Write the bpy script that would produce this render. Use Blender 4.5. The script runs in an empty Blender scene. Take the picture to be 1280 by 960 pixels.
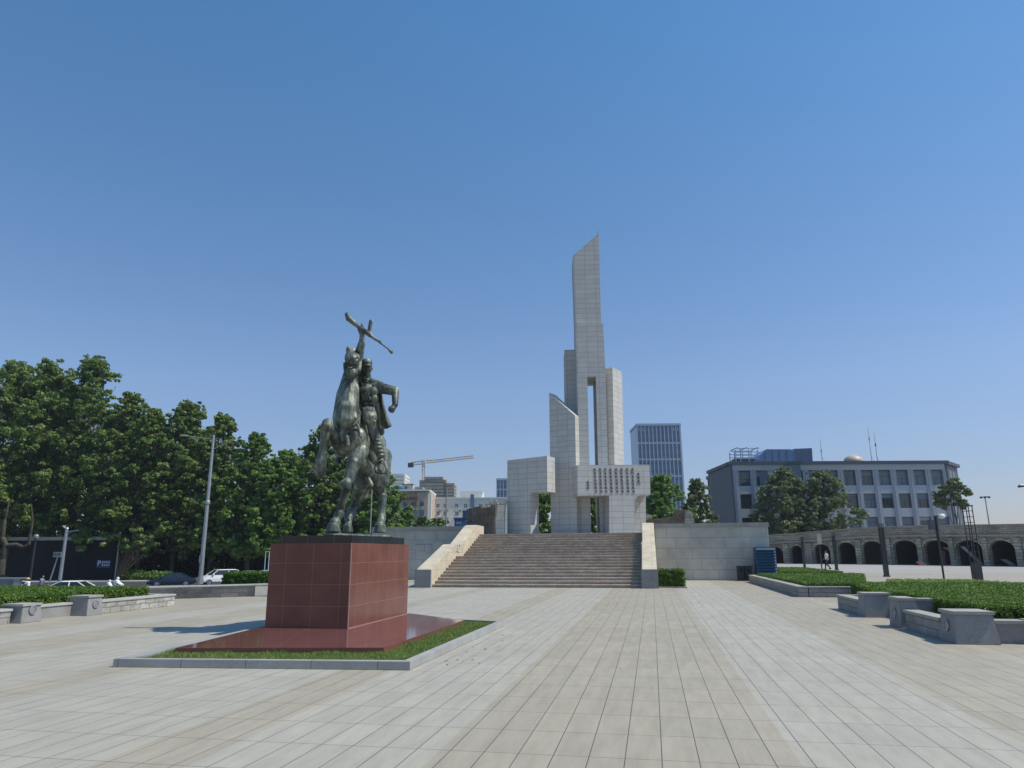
import bpy, bmesh, math, random
import numpy as np
from mathutils import Vector, Matrix
random.seed(7); RNG = np.random.default_rng(7)
SC = bpy.context.scene; COL = SC.collection
rad = math.radians
# ---------------------------------------------------------------- camera
F, CH = 888., 1.65
YAW, PIT, ROL = rad(10.769), rad(13.361), rad(-0.3)
def _rx(a): return Matrix.Rotation(a, 3, 'X')
def _rz(a): return Matrix.Rotation(a, 3, 'Z')
CM = _rz(YAW) @ _rx(math.pi/2 + PIT) @ _rz(ROL)
cam = bpy.data.cameras.new('camera'); co = bpy.data.objects.new('camera', cam); COL.objects.link(co)
co.matrix_world = Matrix.Translation((0, 0, CH)) @ CM.to_4x4()
cam.sensor_width = 36; cam.lens = 36*F/1280; cam.clip_end = 6000; cam.clip_start = .1
SC.camera = co
# ---------------------------------------------------------------- light
SUN_AZ, SUN_EL = rad(3), rad(56)          # azimuth from +X towards +Y
sdir = Vector((math.cos(SUN_EL)*math.cos(SUN_AZ), math.cos(SUN_EL)*math.sin(SUN_AZ), math.sin(SUN_EL)))
w = bpy.data.worlds.new('World'); SC.world = w; w.use_nodes = True
nt = w.node_tree; bg = nt.nodes['Background']
sky = nt.nodes.new('ShaderNodeTexSky'); sky.sky_type = 'NISHITA'; sky.sun_disc = False
sky.sun_elevation = SUN_EL; sky.sun_rotation = math.pi/2 - SUN_AZ
sky.altitude = 0; sky.air_density = 1.0; sky.dust_density = 0.35; sky.ozone_density = 3.2
tn = nt.nodes.new('ShaderNodeMix'); tn.data_type = 'RGBA'; tn.blend_type = 'MULTIPLY'; tn.inputs[0].default_value = 1
gz = nt.nodes.new('ShaderNodeTexCoord'); sz = nt.nodes.new('ShaderNodeSeparateXYZ'); rz_ = nt.nodes.new('ShaderNodeValToRGB')
nt.links.new(gz.outputs['Generated'], sz.inputs[0]); nt.links.new(sz.outputs[2], rz_.inputs[0]); nt.links.new(rz_.outputs[0], tn.inputs[7])
rz_.color_ramp.elements[0].position = .0; rz_.color_ramp.elements[0].color = (.72, .64, .75, 1); rz_.color_ramp.elements[1].position = .75; rz_.color_ramp.elements[1].color = (.57, 1.17, 1.38, 1)
e_ = rz_.color_ramp.elements.new(.22); e_.color = (.93, .97, 1.06, 1)
nt.links.new(sky.outputs[0], tn.inputs[6]); nt.links.new(tn.outputs[2], bg.inputs[0]); bg.inputs[1].default_value = .12
sl = bpy.data.lights.new('sun', 'SUN'); sl.energy = 4.3; sl.angle = rad(.5); sl.color = (1, .93, .81)
so = bpy.data.objects.new('sun', sl); COL.objects.link(so)
so.rotation_euler = sdir.to_track_quat('Z', 'Y').to_euler()
SC.view_settings.view_transform = 'Standard'; SC.view_settings.look = 'None'
SC.view_settings.exposure = 0.0; SC.view_settings.gamma = 1; SC.view_settings.use_curve_mapping = False
SC.render.engine = 'CYCLES'
SC.cycles.max_bounces = 6; SC.cycles.transparent_max_bounces = 4
# ---------------------------------------------------------------- measuring helpers (photo pixel -> place)
def ray(px, py): return CM @ Vector(((px-640)/F, (480-py)/F, -1))
def G(px, py, z=0.):
    r = ray(px, py); t = (z-CH)/r.z; return Vector((r.x*t, r.y*t, z))
def AY(px, py, Y):
    r = ray(px, py); t = Y/r.y; return Vector((r.x*t, Y, CH+r.z*t))
FW = Vector((-math.sin(YAW), math.cos(YAW), 0)); RT = Vector((math.cos(YAW), math.sin(YAW), 0))
def AD(px, py, d):
    r = ray(px, py); t = d/r.dot(FW); return Vector((r.x*t, r.y*t, CH+r.z*t))
def on_plane(px, py, O, ang):
    """hit of a sight line with the upright plane through O whose width runs along ang; returns (u, z)"""
    u = Vector((math.cos(ang), math.sin(ang), 0)); n = Vector((-u.y, u.x, 0))
    r = ray(px, py); t = n.dot(O-Vector((0, 0, CH)))/n.dot(r); p = Vector((0, 0, CH))+r*t
    return ((p-O).dot(u), p.z)
# ---------------------------------------------------------------- materials
def _nt(name):
    m = bpy.data.materials.new(name); m.use_nodes = True
    n = m.node_tree; return m, n, n.nodes['Principled BSDF']
def _n(t, kind, **k):
    o = t.nodes.new('ShaderNode'+kind)
    for a, b in k.items(): setattr(o, a, b)
    return o
def _lk(t, a, b): t.links.new(a, b)
def _math(t, op, a, b=None):
    o = _n(t, 'Math', operation=op)
    for i, v in enumerate((a, b)):
        if v is None: continue
        if isinstance(v, (int, float)): o.inputs[i].default_value = v
        else: _lk(t, v, o.inputs[i])
    return o.outputs[0]
def _mix(t, fac, a, b, mode='MIX'):
    o = _n(t, 'Mix', data_type='RGBA', blend_type=mode)
    for i, v in ((0, fac), (6, a), (7, b)):
        if isinstance(v, (int, float)): o.inputs[i].default_value = v
        elif isinstance(v, tuple): o.inputs[i].default_value = (*v, 1)
        else: _lk(t, v, o.inputs[i])
    return o.outputs[2]
def _pos(t, space='Object'):
    return _n(t, 'TexCoord').outputs['Object'] if space == 'Object' else _n(t, 'NewGeometry').outputs['Position']
def _noise(t, vec, scale, det=4, rough=.6):
    o = _n(t, 'TexNoise'); o.inputs['Scale'].default_value = scale; o.inputs['Detail'].default_value = det
    o.inputs['Roughness'].default_value = rough; _lk(t, vec, o.inputs['Vector']); return o.outputs['Fac']
def _ramp(t, fac, stops, interp='LINEAR'):
    o = _n(t, 'ValToRGB'); e = o.color_ramp.elements; o.color_ramp.interpolation = interp
    while len(e) < len(stops): e.new(.5)
    for i, (p, c) in enumerate(stops): e[i].position = p; e[i].color = (*c, 1) if len(c) == 3 else c
    _lk(t, fac, o.inputs[0]); return o.outputs[0]
def _bump(t, b, h, strength=.3, dist=.01):
    o = _n(t, 'Bump'); o.inputs['Strength'].default_value = strength; o.inputs['Distance'].default_value = dist
    _lk(t, h, o.inputs['Height']); _lk(t, o.outputs[0], b.inputs['Normal'])
def mat(name, c, rough=.7, metal=0., var=.15, scale=3., spec=.5, bump=0., bdist=.01, c2=None, fine=None, trans=0):
    m, t, b = _nt(name); p = _pos(t)
    c2 = c2 or tuple(x*(1-var*2) for x in c)
    f = _noise(t, p, scale)
    f = _ramp(t, f, [(.3, (0, 0, 0)), (.7, (1, 1, 1))])
    col = _mix(t, f, c2, c)
    if fine:
        g = _noise(t, p, fine, 2); g = _ramp(t, g, [(.35, (.82,)*3), (.65, (1.1,)*3)]); col = _mix(t, 1., col, g, 'MULTIPLY')
    _lk(t, col, b.inputs['Base Color']); b.inputs['Roughness'].default_value = rough
    b.inputs['Metallic'].default_value = metal; b.inputs['Specular IOR Level'].default_value = spec
    if bump: _bump(t, b, _noise(t, p, scale*4 if not fine else fine), bump, bdist)
    return m
def leafmat(name, c, c2, rough=.55):
    m, t, b = _nt(name); r = _n(t, 'NewGeometry').outputs['Random Per Island']
    f = _noise(t, _pos(t), .6, 3)
    k = _math(t, 'ADD', _math(t, 'MULTIPLY', r, .6), _math(t, 'MULTIPLY', f, .5))
    _lk(t, _mix(t, k, c, c2), b.inputs['Base Color']); b.inputs['Roughness'].default_value = rough
    b.inputs['Specular IOR Level'].default_value = .35
    tr = _n(t, 'BsdfTranslucent'); _lk(t, _mix(t, k, tuple(x*1.3 for x in c), tuple(x*1.5 for x in c2)), tr.inputs[0])
    mx = _n(t, 'MixShader'); mx.inputs[0].default_value = .28
    _lk(t, b.outputs[0], mx.inputs[1]); _lk(t, tr.outputs[0], mx.inputs[2])
    _lk(t, mx.outputs[0], t.nodes['Material Output'].inputs[0]); return m
def clad(name, c, w_, h_, joint=.012, jc=(.1, .1, .1), off=0., var=.08, rough=.6, stain=.12, bump=.3, spec=.5, jit=0., sc=1.5, metal=0., fine=30, ox=0., oz=0.):
    """cladding / masonry: stones w_ x h_ laid on upright faces (and on level ones), joint lines and stains"""
    m, t, b = _nt(name); tc = _n(t, 'TexCoord'); s = _n(t, 'SeparateXYZ'); _lk(t, tc.outputs['Object'], s.inputs[0])
    n = _n(t, 'SeparateXYZ'); _lk(t, tc.outputs['Normal'], n.inputs[0])
    ax = _math(t, 'ABSOLUTE', n.outputs[0]); isx = _math(t, 'GREATER_THAN', ax, .7)
    az = _math(t, 'ABSOLUTE', n.outputs[2]); isz = _math(t, 'GREATER_THAN', az, .85)
    mu = _n(t, 'Mix', data_type='FLOAT'); _lk(t, isx, mu.inputs[0]); _lk(t, s.outputs[0], mu.inputs[2]); _lk(t, s.outputs[1], mu.inputs[3])
    mv = _n(t, 'Mix', data_type='FLOAT'); _lk(t, isz, mv.inputs[0]); _lk(t, s.outputs[2], mv.inputs[2]); _lk(t, s.outputs[1], mv.inputs[3])
    u = _math(t, 'ADD', mu.outputs[0], ox+200*w_); v = _math(t, 'ADD', mv.outputs[0], oz+200*h_)
    if jit:
        q = _noise(t, tc.outputs['Object'], 2.2/h_*.3, 2); q = _math(t, 'MULTIPLY', _math(t, 'SUBTRACT', q, .5), jit)
        u = _math(t, 'ADD', u, q); v = _math(t, 'ADD', v, q)
    cv = _n(t, 'CombineXYZ'); _lk(t, u, cv.inputs[0]); _lk(t, v, cv.inputs[1])
    br = _n(t, 'TexBrick'); br.offset = off; br.inputs['Scale'].default_value = 1
    br.inputs['Brick Width'].default_value = w_; br.inputs['Row Height'].default_value = h_
    br.inputs['Mortar Size'].default_value = joint; br.inputs['Mortar Smooth'].default_value = .1
    br.inputs['Color1'].default_value = (1-var, 1-var, 1-var*.9, 1); br.inputs['Color2'].default_value = (1+var, 1+var, 1+var*.9, 1)
    br.inputs['Mortar'].default_value = (1, 1, 1, 1); _lk(t, cv.outputs[0], br.inputs['Vector'])
    col = _mix(t, 1., c, br.outputs['Color'], 'MULTIPLY')
    f = _ramp(t, _noise(t, tc.outputs['Object'], sc, 6), [(.3, (1-stain*1.5,)*3), (.65, (1+stain*.4,)*3)]); col = _mix(t, 1., col, f, 'MULTIPLY')
    f2 = _ramp(t, _noise(t, tc.outputs['Object'], fine, 2), [(.3, (.9,)*3), (.7, (1.07,)*3)]); col = _mix(t, 1., col, f2, 'MULTIPLY')
    col = _mix(t, br.outputs['Fac'], col, jc)
    _lk(t, col, b.inputs['Base Color']); b.inputs['Roughness'].default_value = rough; b.inputs['Specular IOR Level'].default_value = spec
    b.inputs['Metallic'].default_value = metal
    h = _math(t, 'SUBTRACT', _math(t, 'MULTIPLY', _noise(t, tc.outputs['Object'], fine*.6, 3), .6 if bump > .5 else .1), _math(t, 'MULTIPLY', br.outputs['Fac'], 1))
    _bump(t, b, h, bump, .01 if bump < .6 else .05)
    return m
def paving():
    m, t, b = _nt('granite_paving'); p = _pos(t, 'World'); s = _n(t, 'SeparateXYZ'); _lk(t, p, s.inputs[0])
    X, Y = s.outputs[0], s.outputs[1]
    edges = [(-13.65, 0), (-12.4, 1), (-10.9, 0), (-8.4, 1), (-7.55, 0), (-4.65, 1), (-3.75, 0), (-2.02, 1), (1.0, 0), (3.0, 1), (5.3, 2), (5.62, 1)]
    # 0 light granite, 1 beige granite, 2 pale edge course
    cols = {0: (.397, .374, .312), 1: (.366, .329, .256), 2: (.40, .36, .285)}
    st = [(0., cols[1])]
    for e, k in edges: st.append(((e+20)/40, cols[k]))
    k = _math(t, 'DIVIDE', _math(t, 'ADD', X, 20), 40)
    k.node.use_clamp = True
    band = _ramp(t, k, [(a, c) for a, c in st], 'CONSTANT')
    # stones .297 wide across, .80 long
    cv = _n(t, 'CombineXYZ'); _lk(t, _math(t, 'ADD', Y, 400-.05), cv.inputs[0])
    _lk(t, _math(t, 'ADD', X, 297*.297+.5-.297*2+.094), cv.inputs[1])
    br = _n(t, 'TexBrick'); br.offset = 0; br.inputs['Scale'].default_value = 1
    br.inputs['Brick Width'].default_value = .8; br.inputs['Row Height'].default_value = .297
    br.inputs['Mortar Size'].default_value = .0042; br.inputs['Mortar Smooth'].default_value = .2
    br.inputs['Color1'].default_value = (.965, .965, .965, 1); br.inputs['Color2'].default_value = (1.04, 1.03, 1.02, 1)
    _lk(t, cv.outputs[0], br.inputs['Vector'])
    col = _mix(t, 1., band, br.outputs['Color'], 'MULTIPLY')
    # grain, veins along the slabs, wear patches
    g = _ramp(t, _noise(t, p, 90, 2), [(.3, (.86,)*3), (.7, (1.12,)*3)]); col = _mix(t, 1., col, g, 'MULTIPLY')
    mp = _n(t, 'Mapping'); mp.inputs['Scale'].default_value = (2.2, .35, 1); _lk(t, p, mp.inputs[0])
    vn = _ramp(t, _noise(t, mp.outputs[0], 3.2, 8, .65), [(.32, (.88, .88, .87)), (.6, (1.05, 1.05, 1.05))]); col = _mix(t, 1., col, vn, 'MULTIPLY')
    wr = _ramp(t, _noise(t, p, .35, 5), [(.3, (.94, .93, .91)), (.65, (1.03, 1.03, 1.03))]); col = _mix(t, 1., col, wr, 'MULTIPLY')
    st2 = _ramp(t, _noise(t, p, 1.7, 6, .75), [(.24, (.66, .65, .62)), (.34, (1, 1, 1))]); col = _mix(t, .6, col, _mix(t, 1., col, st2, 'MULTIPLY'))
    col = _mix(t, _math(t, 'MULTIPLY', br.outputs['Fac'], .66), col, (.11, .10, .08))
    _lk(t, col, b.inputs['Base Color']); b.inputs['Roughness'].default_value = .62; b.inputs['Specular IOR Level'].default_value = .4
    _bump(t, b, _math(t, 'SUBTRACT', _math(t, 'MULTIPLY', _noise(t, p, 60, 2), .12), br.outputs['Fac']), .35, .006)
    return m
def flag_far():
    m, t, b = _nt('far_paving'); p = _pos(t, 'World'); s = _n(t, 'SeparateXYZ'); _lk(t, p, s.inputs[0])
    f = _ramp(t, _noise(t, p, .12, 4), [(.3, (.3, .28, .25)), (.7, (.37, .355, .325))])
    wv = _math(t, 'GREATER_THAN', _math(t, 'FRACT', _math(t, 'MULTIPLY', s.outputs[1], .11)), .86)
    _lk(t, _mix(t, wv, f, (.40, .39, .36)), b.inputs['Base Color']); b.inputs['Roughness'].default_value = .8; return m
def pattern_bronze():
    m, t, b = _nt('weathered_highlit_bronze'); p = _pos(t)
    f = _ramp(t, _noise(t, p, 2.6, 6, .7), [(.34, (.036, .045, .041)), (.5, (.115, .134, .115)), (.68, (.31, .33, .265))])
    mp = _n(t, 'Mapping'); mp.inputs['Scale'].default_value = (9, 9, 1.1); _lk(t, p, mp.inputs[0])
    s = _ramp(t, _noise(t, mp.outputs[0], 1.4, 4), [(.4, (.6, .62, .62)), (.7, (1.75, 1.75, 1.6))])  # lighter streaks paint highlights into the patina
    _lk(t, _mix(t, 1., f, s, 'MULTIPLY'), b.inputs['Base Color'])
    b.inputs['Metallic'].default_value = .28
    r = _ramp(t, _noise(t, p, 5, 4), [(.3, (.42,)*3), (.7, (.62,)*3)]); _lk(t, r, b.inputs['Roughness'])
    _bump(t, b, _noise(t, p, 14, 6, .65), .45, .02); return m
M = dict(
 pave=paving(), far=flag_far(), bronze=pattern_bronze(),
 mono=clad('monument_granite', (.55, .54, .505), .78, .395, .009, (.17, .17, .165), var=.045, rough=.55, stain=.06),
 terrace=clad('terrace_granite', (.52, .505, .45), 1.45, .62, .010, (.22, .21, .19), var=.06, rough=.75, stain=.2, sc=.7, off=.35),
 cope=mat('coping_stone', (.42, .405, .355), .7, var=.14, scale=1.2, fine=40, bump=.2),
 copew=mat('pale_coping', (.50, .49, .46), .7, var=.1, scale=1.2, fine=40),
 stepm=mat('weathered_steps', (.56, .485, .40), .85, c2=(.36, .30, .24), scale=1.6, fine=9, bump=.5, bdist=.02),
 riserm=mat('step_risers', (.52, .44, .35), .9, c2=(.36, .30, .235), scale=2.5, fine=12),
 bal=clad('cream_balustrade', (.60, .52, .385), .9, .42, .006, (.33, .28, .2), var=.06, rough=.7, stain=.14),
 red=clad('red_granite', (.185, .072, .055), .62, .435, .005, (.27, .15, .125), var=.07, rough=.2, stain=.16, bump=.05, spec=.3, fine=70, ox=.18, oz=.28),
 joint=mat('highlit_red_joint', (.42, .27, .23), .6),
 redtop=clad('polished_red_slab', (.205, .082, .072), 40, 40, .006, (.3, .2, .17), var=.04, rough=.06, stain=.08, bump=.0, spec=1., fine=70),
 black=clad('black_granite', (.018, .019, .021), .6, 9, .004, (.12, .12, .12), var=.1, rough=.12, bump=.02),
 kerb=clad('kerb_stone', (.36, .355, .34), 1.0, 5, .006, (.12, .12, .12), var=.06, rough=.7, stain=.1),
 plant=clad('planter_granite', (.33, .325, .31), .5, .16, .008, (.16, .155, .15), off=.5, var=.13, rough=.8, stain=.18, bump=.8, jit=.03),
 plantd=clad('shade_dark_wall_stone', (.13, .13, .13), .5, .16, .008, (.10, .10, .10), off=.5, var=.25, rough=.85, stain=.3, bump=.9, jit=.05),  # planter stone again, with the shade of the wall face in its colour
 rough=clad('split_face_granite', (.40, .39, .355), .42, .17, .012, (.20, .195, .17), off=.5, var=.18, rough=.9, stain=.25, bump=1., jit=.11, fine=16),
 pier=mat('pier_granite', (.31, .305, .30), .75, var=.12, scale=1.6, fine=45, bump=.2),
 rubble=clad('rubble_masonry', (.42, .36, .27), .62, .24, .03, (.24, .21, .165), off=.5, var=.22, rough=.95, stain=.3, bump=1., jit=.2, fine=5, sc=.4),
 vault=mat('shade_dark_vault_stone', (.07, .066, .062), .95, scale=1.5, bump=.4),  # shade inside the arches put into the stone colour
 quoin=clad('quoin_blocks', (.50, .44, .34), .8, .34, .035, (.22, .19, .15), off=.5, var=.25, rough=.95, stain=.3, bump=1., jit=.16, fine=5, sc=.4),
 relief=mat('carved_relief_stone', (.24, .20, .155), .9, c2=(.13, .105, .08), scale=1.6, fine=6, bump=1., bdist=.12),
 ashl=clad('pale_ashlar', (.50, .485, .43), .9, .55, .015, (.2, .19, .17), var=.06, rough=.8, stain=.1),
 soffit=mat('rusty_soffit', (.20, .145, .11), .9, c2=(.13, .105, .09), scale=.9),
 lead=mat('dark_inscription', (.19, .155, .12), .5, metal=.3, var=.2),
 grass=mat('lawn', (.07, .115, .025), .95, c2=(.04, .06, .018), scale=3, fine=60, bump=.5),
 soil=mat('soil', (.09, .07, .05), .95, var=.2), asphalt=mat('asphalt', (.055, .055, .057), .9, var=.15, scale=.3, fine=30),
 blade=leafmat('grass_blades', (.09, .16, .03), (.26, .33, .09), .6),
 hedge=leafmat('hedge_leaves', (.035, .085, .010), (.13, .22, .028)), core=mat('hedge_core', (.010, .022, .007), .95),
 leaf=leafmat('plane_tree_leaves', (.062, .118, .027), (.21, .30, .07)),
 leafb=leafmat('bright_leaves', (.075, .155, .024), (.20, .32, .062)),
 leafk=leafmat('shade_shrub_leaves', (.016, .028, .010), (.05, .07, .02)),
 leafd=leafmat('dull_leaves', (.07, .11, .042), (.20, .245, .105)),
 bark=mat('bark', (.10, .085, .062), .95, scale=4, var=.3, bump=.6), twig=mat('dry_twigs', (.13, .10, .065), .9),
 steel=mat('galvanised_pole', (.40, .42, .44), .45, metal=.6, var=.08), dark=mat('dark_metal', (.045, .05, .055), .5, metal=.3),
 white=mat('white_paint', (.78, .78, .77), .4, var=.03), grey=mat('grey_paint', (.32, .33, .34), .5),
 tyre=mat('tyre_rubber', (.02, .02, .02), .85), glass=mat('car_glass', (.02, .025, .03), .06, var=.1, spec=.8),
 lampg=mat('lamp_glass', (.25, .25, .24), .15), blue=mat('blue_sheet', (.025, .09, .17), .5, var=.15, scale=2),
 netting=mat('black_hoarding', (.007, .009, .010), .9, var=.3, scale=1.), navy=mat('navy_sign', (.02, .04, .16), .5),
 office=clad('office_panels', (.32, .35, .395), 1.7, 1.05, .02, (.2, .22, .24), var=.03, rough=.6, stain=.05),
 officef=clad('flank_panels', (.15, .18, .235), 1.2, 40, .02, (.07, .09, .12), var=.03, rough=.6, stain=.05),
 officel=mat('office_light_panels', (.38, .415, .45), .6, var=.04), officed=mat('office_dark_trim', (.075, .085, .115), .5),
 win=mat('window_glass', (.028, .04, .05), .1, c2=(.05, .065, .075), scale=.25, spec=.8), blind=mat('drawn_blinds', (.15, .19, .225), .6, var=.05),
 bluew=mat('blue_glass', (.06, .15, .29), .12, c2=(.04, .10, .22), scale=.08, spec=.8), frame=mat('pale_facade_frame', (.38, .47, .60), .5, var=.03),
 tan=mat('tan_render', (.62, .47, .38), .85, scale=.3), creamw=mat('cream_render', (.82, .79, .73), .85, var=.06, scale=.2),
 concrete=mat('raw_concrete', (.42, .37, .31), .9, scale=.4), redsign=mat('red_letters', (.42, .04, .035), .5), orange=mat('orange_steel', (.5, .33, .14), .6),
 sheetb=mat('blue_roof_sheet', (.05, .16, .42), .5), redboard=mat('red_brown_board', (.17, .06, .05), .7, scale=2), pink=mat('pink_paint', (.6, .16, .2), .4),
 skin=mat('skin', (.42, .25, .17), .6), hair=mat('black_hair', (.02, .017, .015), .6), shirtw=mat('white_cloth', (.75, .75, .74), .85, var=.05),
 shirtg=mat('grey_cloth', (.24, .30, .38), .85), trous=mat('dark_cloth', (.03, .032, .045), .85), straw=mat('straw_hat', (.6, .5, .22), .8),
 dish=mat('dish_shell', (.62, .5, .36), .5, scale=.8), carw=mat('white_car_paint', (.78, .78, .78), .18, var=.02), carb=mat('dark_blue_car_paint', (.016, .028, .055), .12), carg=mat('grey_green_car_paint', (.10, .13, .13), .15), carl=mat('pale_blue_car_paint', (.35, .43, .48), .15), cark=mat('black_car_paint', (.012, .012, .013), .12),
)
# ---------------------------------------------------------------- mesh helpers
class MB:
    def __init__(s): s.v = []; s.f = []
    def add(s, vs, fs):
        o = len(s.v); s.v += [tuple(v) for v in vs]; s.f += [tuple(i+o for i in f) for f in fs]; return s
    def box(s, x0, x1, y0, y1, z0, z1, T=None):
        vs = [Vector((x, y, z)) for z in (z0, z1) for y in (y0, y1) for x in (x0, x1)]
        if T: vs = [T @ v for v in vs]
        return s.add(vs, [(0, 2, 3, 1), (4, 5, 7, 6), (0, 1, 5, 4), (2, 6, 7, 3), (0, 4, 6, 2), (1, 3, 7, 5)])
    def prism(s, poly, d0, d1, f):
        """poly: 2-D points counter-clockwise; f(a, b, d) -> 3-D point"""
        n = len(poly); vs = [f(a, b, d) for d in (d0, d1) for a, b in poly]
        return s.add(vs, [tuple(range(n-1, -1, -1)), tuple(range(n, 2*n))]+[(i, (i+1) % n, (i+1) % n+n, i+n) for i in range(n)])
    def tube(s, p0, p1, r0, r1=None, n=8):
        p0, p1 = Vector(p0), Vector(p1); r1 = r0 if r1 is None else r1
        q = (p1-p0).to_track_quat('Z', 'Y').to_matrix(); vs = []
        for p, r in ((p0, r0), (p1, r1)):
            for i in range(n): a = 2*math.pi*i/n; vs.append(p+q @ Vector((r*math.cos(a), r*math.sin(a), 0)))
        return s.add(vs, [tuple(range(n-1, -1, -1)), tuple(range(n, 2*n))]+[(i, (i+1) % n, (i+1) % n+n, i+n) for i in range(n)])
    def caps(s, p0, p1, r0, r1=None, n=14, k=5, sx=1., T=None):
        """tapered round-ended limb"""
        p0, p1 = Vector(p0), Vector(p1); r1 = r0 if r1 is None else r1; L = (p1-p0).length
        q = (p1-p0).to_track_quat('Z', 'Y').to_matrix() if L > 1e-6 else Matrix.Identity(3); rings = []
        for i in range(k): a = -math.pi/2+math.pi/2*(i+.5)/k; rings.append((r0*math.sin(a), r0*math.cos(a)))
        for i in range(k): a = math.pi/2*(i+.5)/k; rings.append((L+r1*math.sin(a), r1*math.cos(a)))
        vs = [p0+q @ Vector((0, 0, -r0))]
        for z, r in rings:
            for j in range(n): a = 2*math.pi*j/n; vs.append(p0+q @ Vector((r*math.cos(a)*sx, r*math.sin(a), z)))
        vs.append(p0+q @ Vector((0, 0, L+r1))); fs = []; e = len(vs)-1
        for j in range(n): fs.append((0, 1+(j+1) % n, 1+j)); fs.append((e, e-n+j, e-n+(j+1) % n))
        for i in range(len(rings)-1):
            a = 1+i*n; b = a+n
            for j in range(n): fs.append((a+j, a+(j+1) % n, b+(j+1) % n, b+j))
        return s.add(vs, fs)
    def ell(s, c, rx, ry, rz, R=None, n=16, k=10):
        c = Vector(c); vs = [(0, 0, -1)]; fs = []
        for i in range(1, k):
            a = -math.pi/2+math.pi*i/k
            for j in range(n): b = 2*math.pi*j/n; vs.append((math.cos(a)*math.cos(b), math.cos(a)*math.sin(b), math.sin(a)))
        vs.append((0, 0, 1)); e = len(vs)-1
        for j in range(n): fs.append((0, 1+(j+1) % n, 1+j)); fs.append((e, e-n+j, e-n+(j+1) % n))
        for i in range(k-2):
            a = 1+i*n; b = a+n
            for j in range(n): fs.append((a+j, a+(j+1) % n, b+(j+1) % n, b+j))
        R = R or Matrix.Identity(3)
        return s.add([c+R @ Vector((x*rx, y*ry, z*rz)) for x, y, z in vs], fs)
    def lathe(s, c, prof, n=16, axis=None):
        c = Vector(c); q = Vector(axis).to_track_quat('Z', 'Y').to_matrix() if axis else Matrix.Identity(3); vs = []
        for r, z in prof:
            for j in range(n): a = 2*math.pi*j/n; vs.append(c+q @ Vector((r*math.cos(a), r*math.sin(a), z)))
        k = len(prof); fs = [tuple(range(n-1, -1, -1)), tuple(range((k-1)*n, k*n))]
        for i in range(k-1):
            for j in range(n): fs.append((i*n+j, i*n+(j+1) % n, (i+1)*n+(j+1) % n, (i+1)*n+j))
        return s.add(vs, fs)
def mesh_of(name, mb, m, smooth=False, bevel=0.):
    me = bpy.data.meshes.new(name); me.from_pydata(mb.v, [], mb.f); me.update()
    if bevel:
        bm = bmesh.new(); bm.from_mesh(me)
        es = [e for e in bm.edges if len(e.link_faces) == 2 and e.calc_face_angle(0) > .6]
        bmesh.ops.bevel(bm, geom=es, offset=bevel, segments=2, affect='EDGES', clamp_overlap=True); bm.to_mesh(me); bm.free()
    if smooth: me.polygons.foreach_set('use_smooth', [True]*len(me.polygons))
    me.materials.append(m if not isinstance(m, str) else M[m]); return me
def obj(name, mb, m, parent=None, smooth=False, bevel=0., kind=None, label=None):
    o = bpy.data.objects.new(name, mb if isinstance(mb, bpy.types.Mesh) else mesh_of(name, mb, m, smooth, bevel)); COL.objects.link(o)
    if parent:
        o.parent = parent
        if parent.type == 'EMPTY' and not parent.get('local'):
            o.matrix_parent_inverse = parent_world(parent).inverted()
    if kind: o['kind'] = kind
    if label: o['label'] = label
    return o
def parent_world(p):
    m = p.matrix_basis.copy()
    return m
def tag(o, label, cat, group=None, kind=None):
    o['label'] = label; o['category'] = cat
    if group: o['group'] = group
    if kind: o['kind'] = kind
    return o
def thing(name, label, cat, loc=(0, 0, 0), rz=0., group=None, local=False):
    """Empty at the thing's base; local=True: its parts are modelled round the origin"""
    o = bpy.data.objects.new(name, None); COL.objects.link(o); o.empty_display_size = .2
    o.location = loc; o.rotation_euler = (0, 0, rz); o.matrix_basis = Matrix.Translation(Vector(loc)) @ Matrix.Rotation(rz, 4, 'Z')
    if local: o['local'] = 1
    return tag(o, label, cat, group)
def copy_tree(o, parent=None, label=None, loc=None, rz=None, swap=None):
    c = o.copy(); COL.objects.link(c); c.parent = parent
    if label: c['label'] = label
    if loc is not None: c.location = loc
    if rz is not None: c.rotation_euler = (0, 0, rz)
    if swap and c.type == 'MESH' and c.data.materials and c.data.materials[0] in swap:
        c.data = c.data.copy(); c.data.materials[0] = swap[c.data.materials[0]]
    for ch in list(o.children): copy_tree(ch, c, swap=swap)
    return c
def ground(name, mb, m): return obj(name, mb, m, kind='structure')
def remeshed(name, mb, m, voxel, smooth=2, parent=None, smf=.6):
    me = bpy.data.meshes.new(name+'_raw'); me.from_pydata(mb.v, [], mb.f); me.update()
    t = bpy.data.objects.new(name+'_raw', me); COL.objects.link(t)
    r = t.modifiers.new('r', 'REMESH'); r.mode = 'VOXEL'; r.voxel_size = voxel; r.use_smooth_shade = True
    if smooth: s = t.modifiers.new('s', 'SMOOTH'); s.iterations = smooth; s.factor = smf
    dg = bpy.context.evaluated_depsgraph_get(); out = bpy.data.meshes.new_from_object(t.evaluated_get(dg)); out.name = name
    bpy.data.objects.remove(t); out.materials.clear(); out.materials.append(M[m])
    out.polygons.foreach_set('use_smooth', [True]*len(out.polygons))
    return obj(name, out, None, parent)
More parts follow.
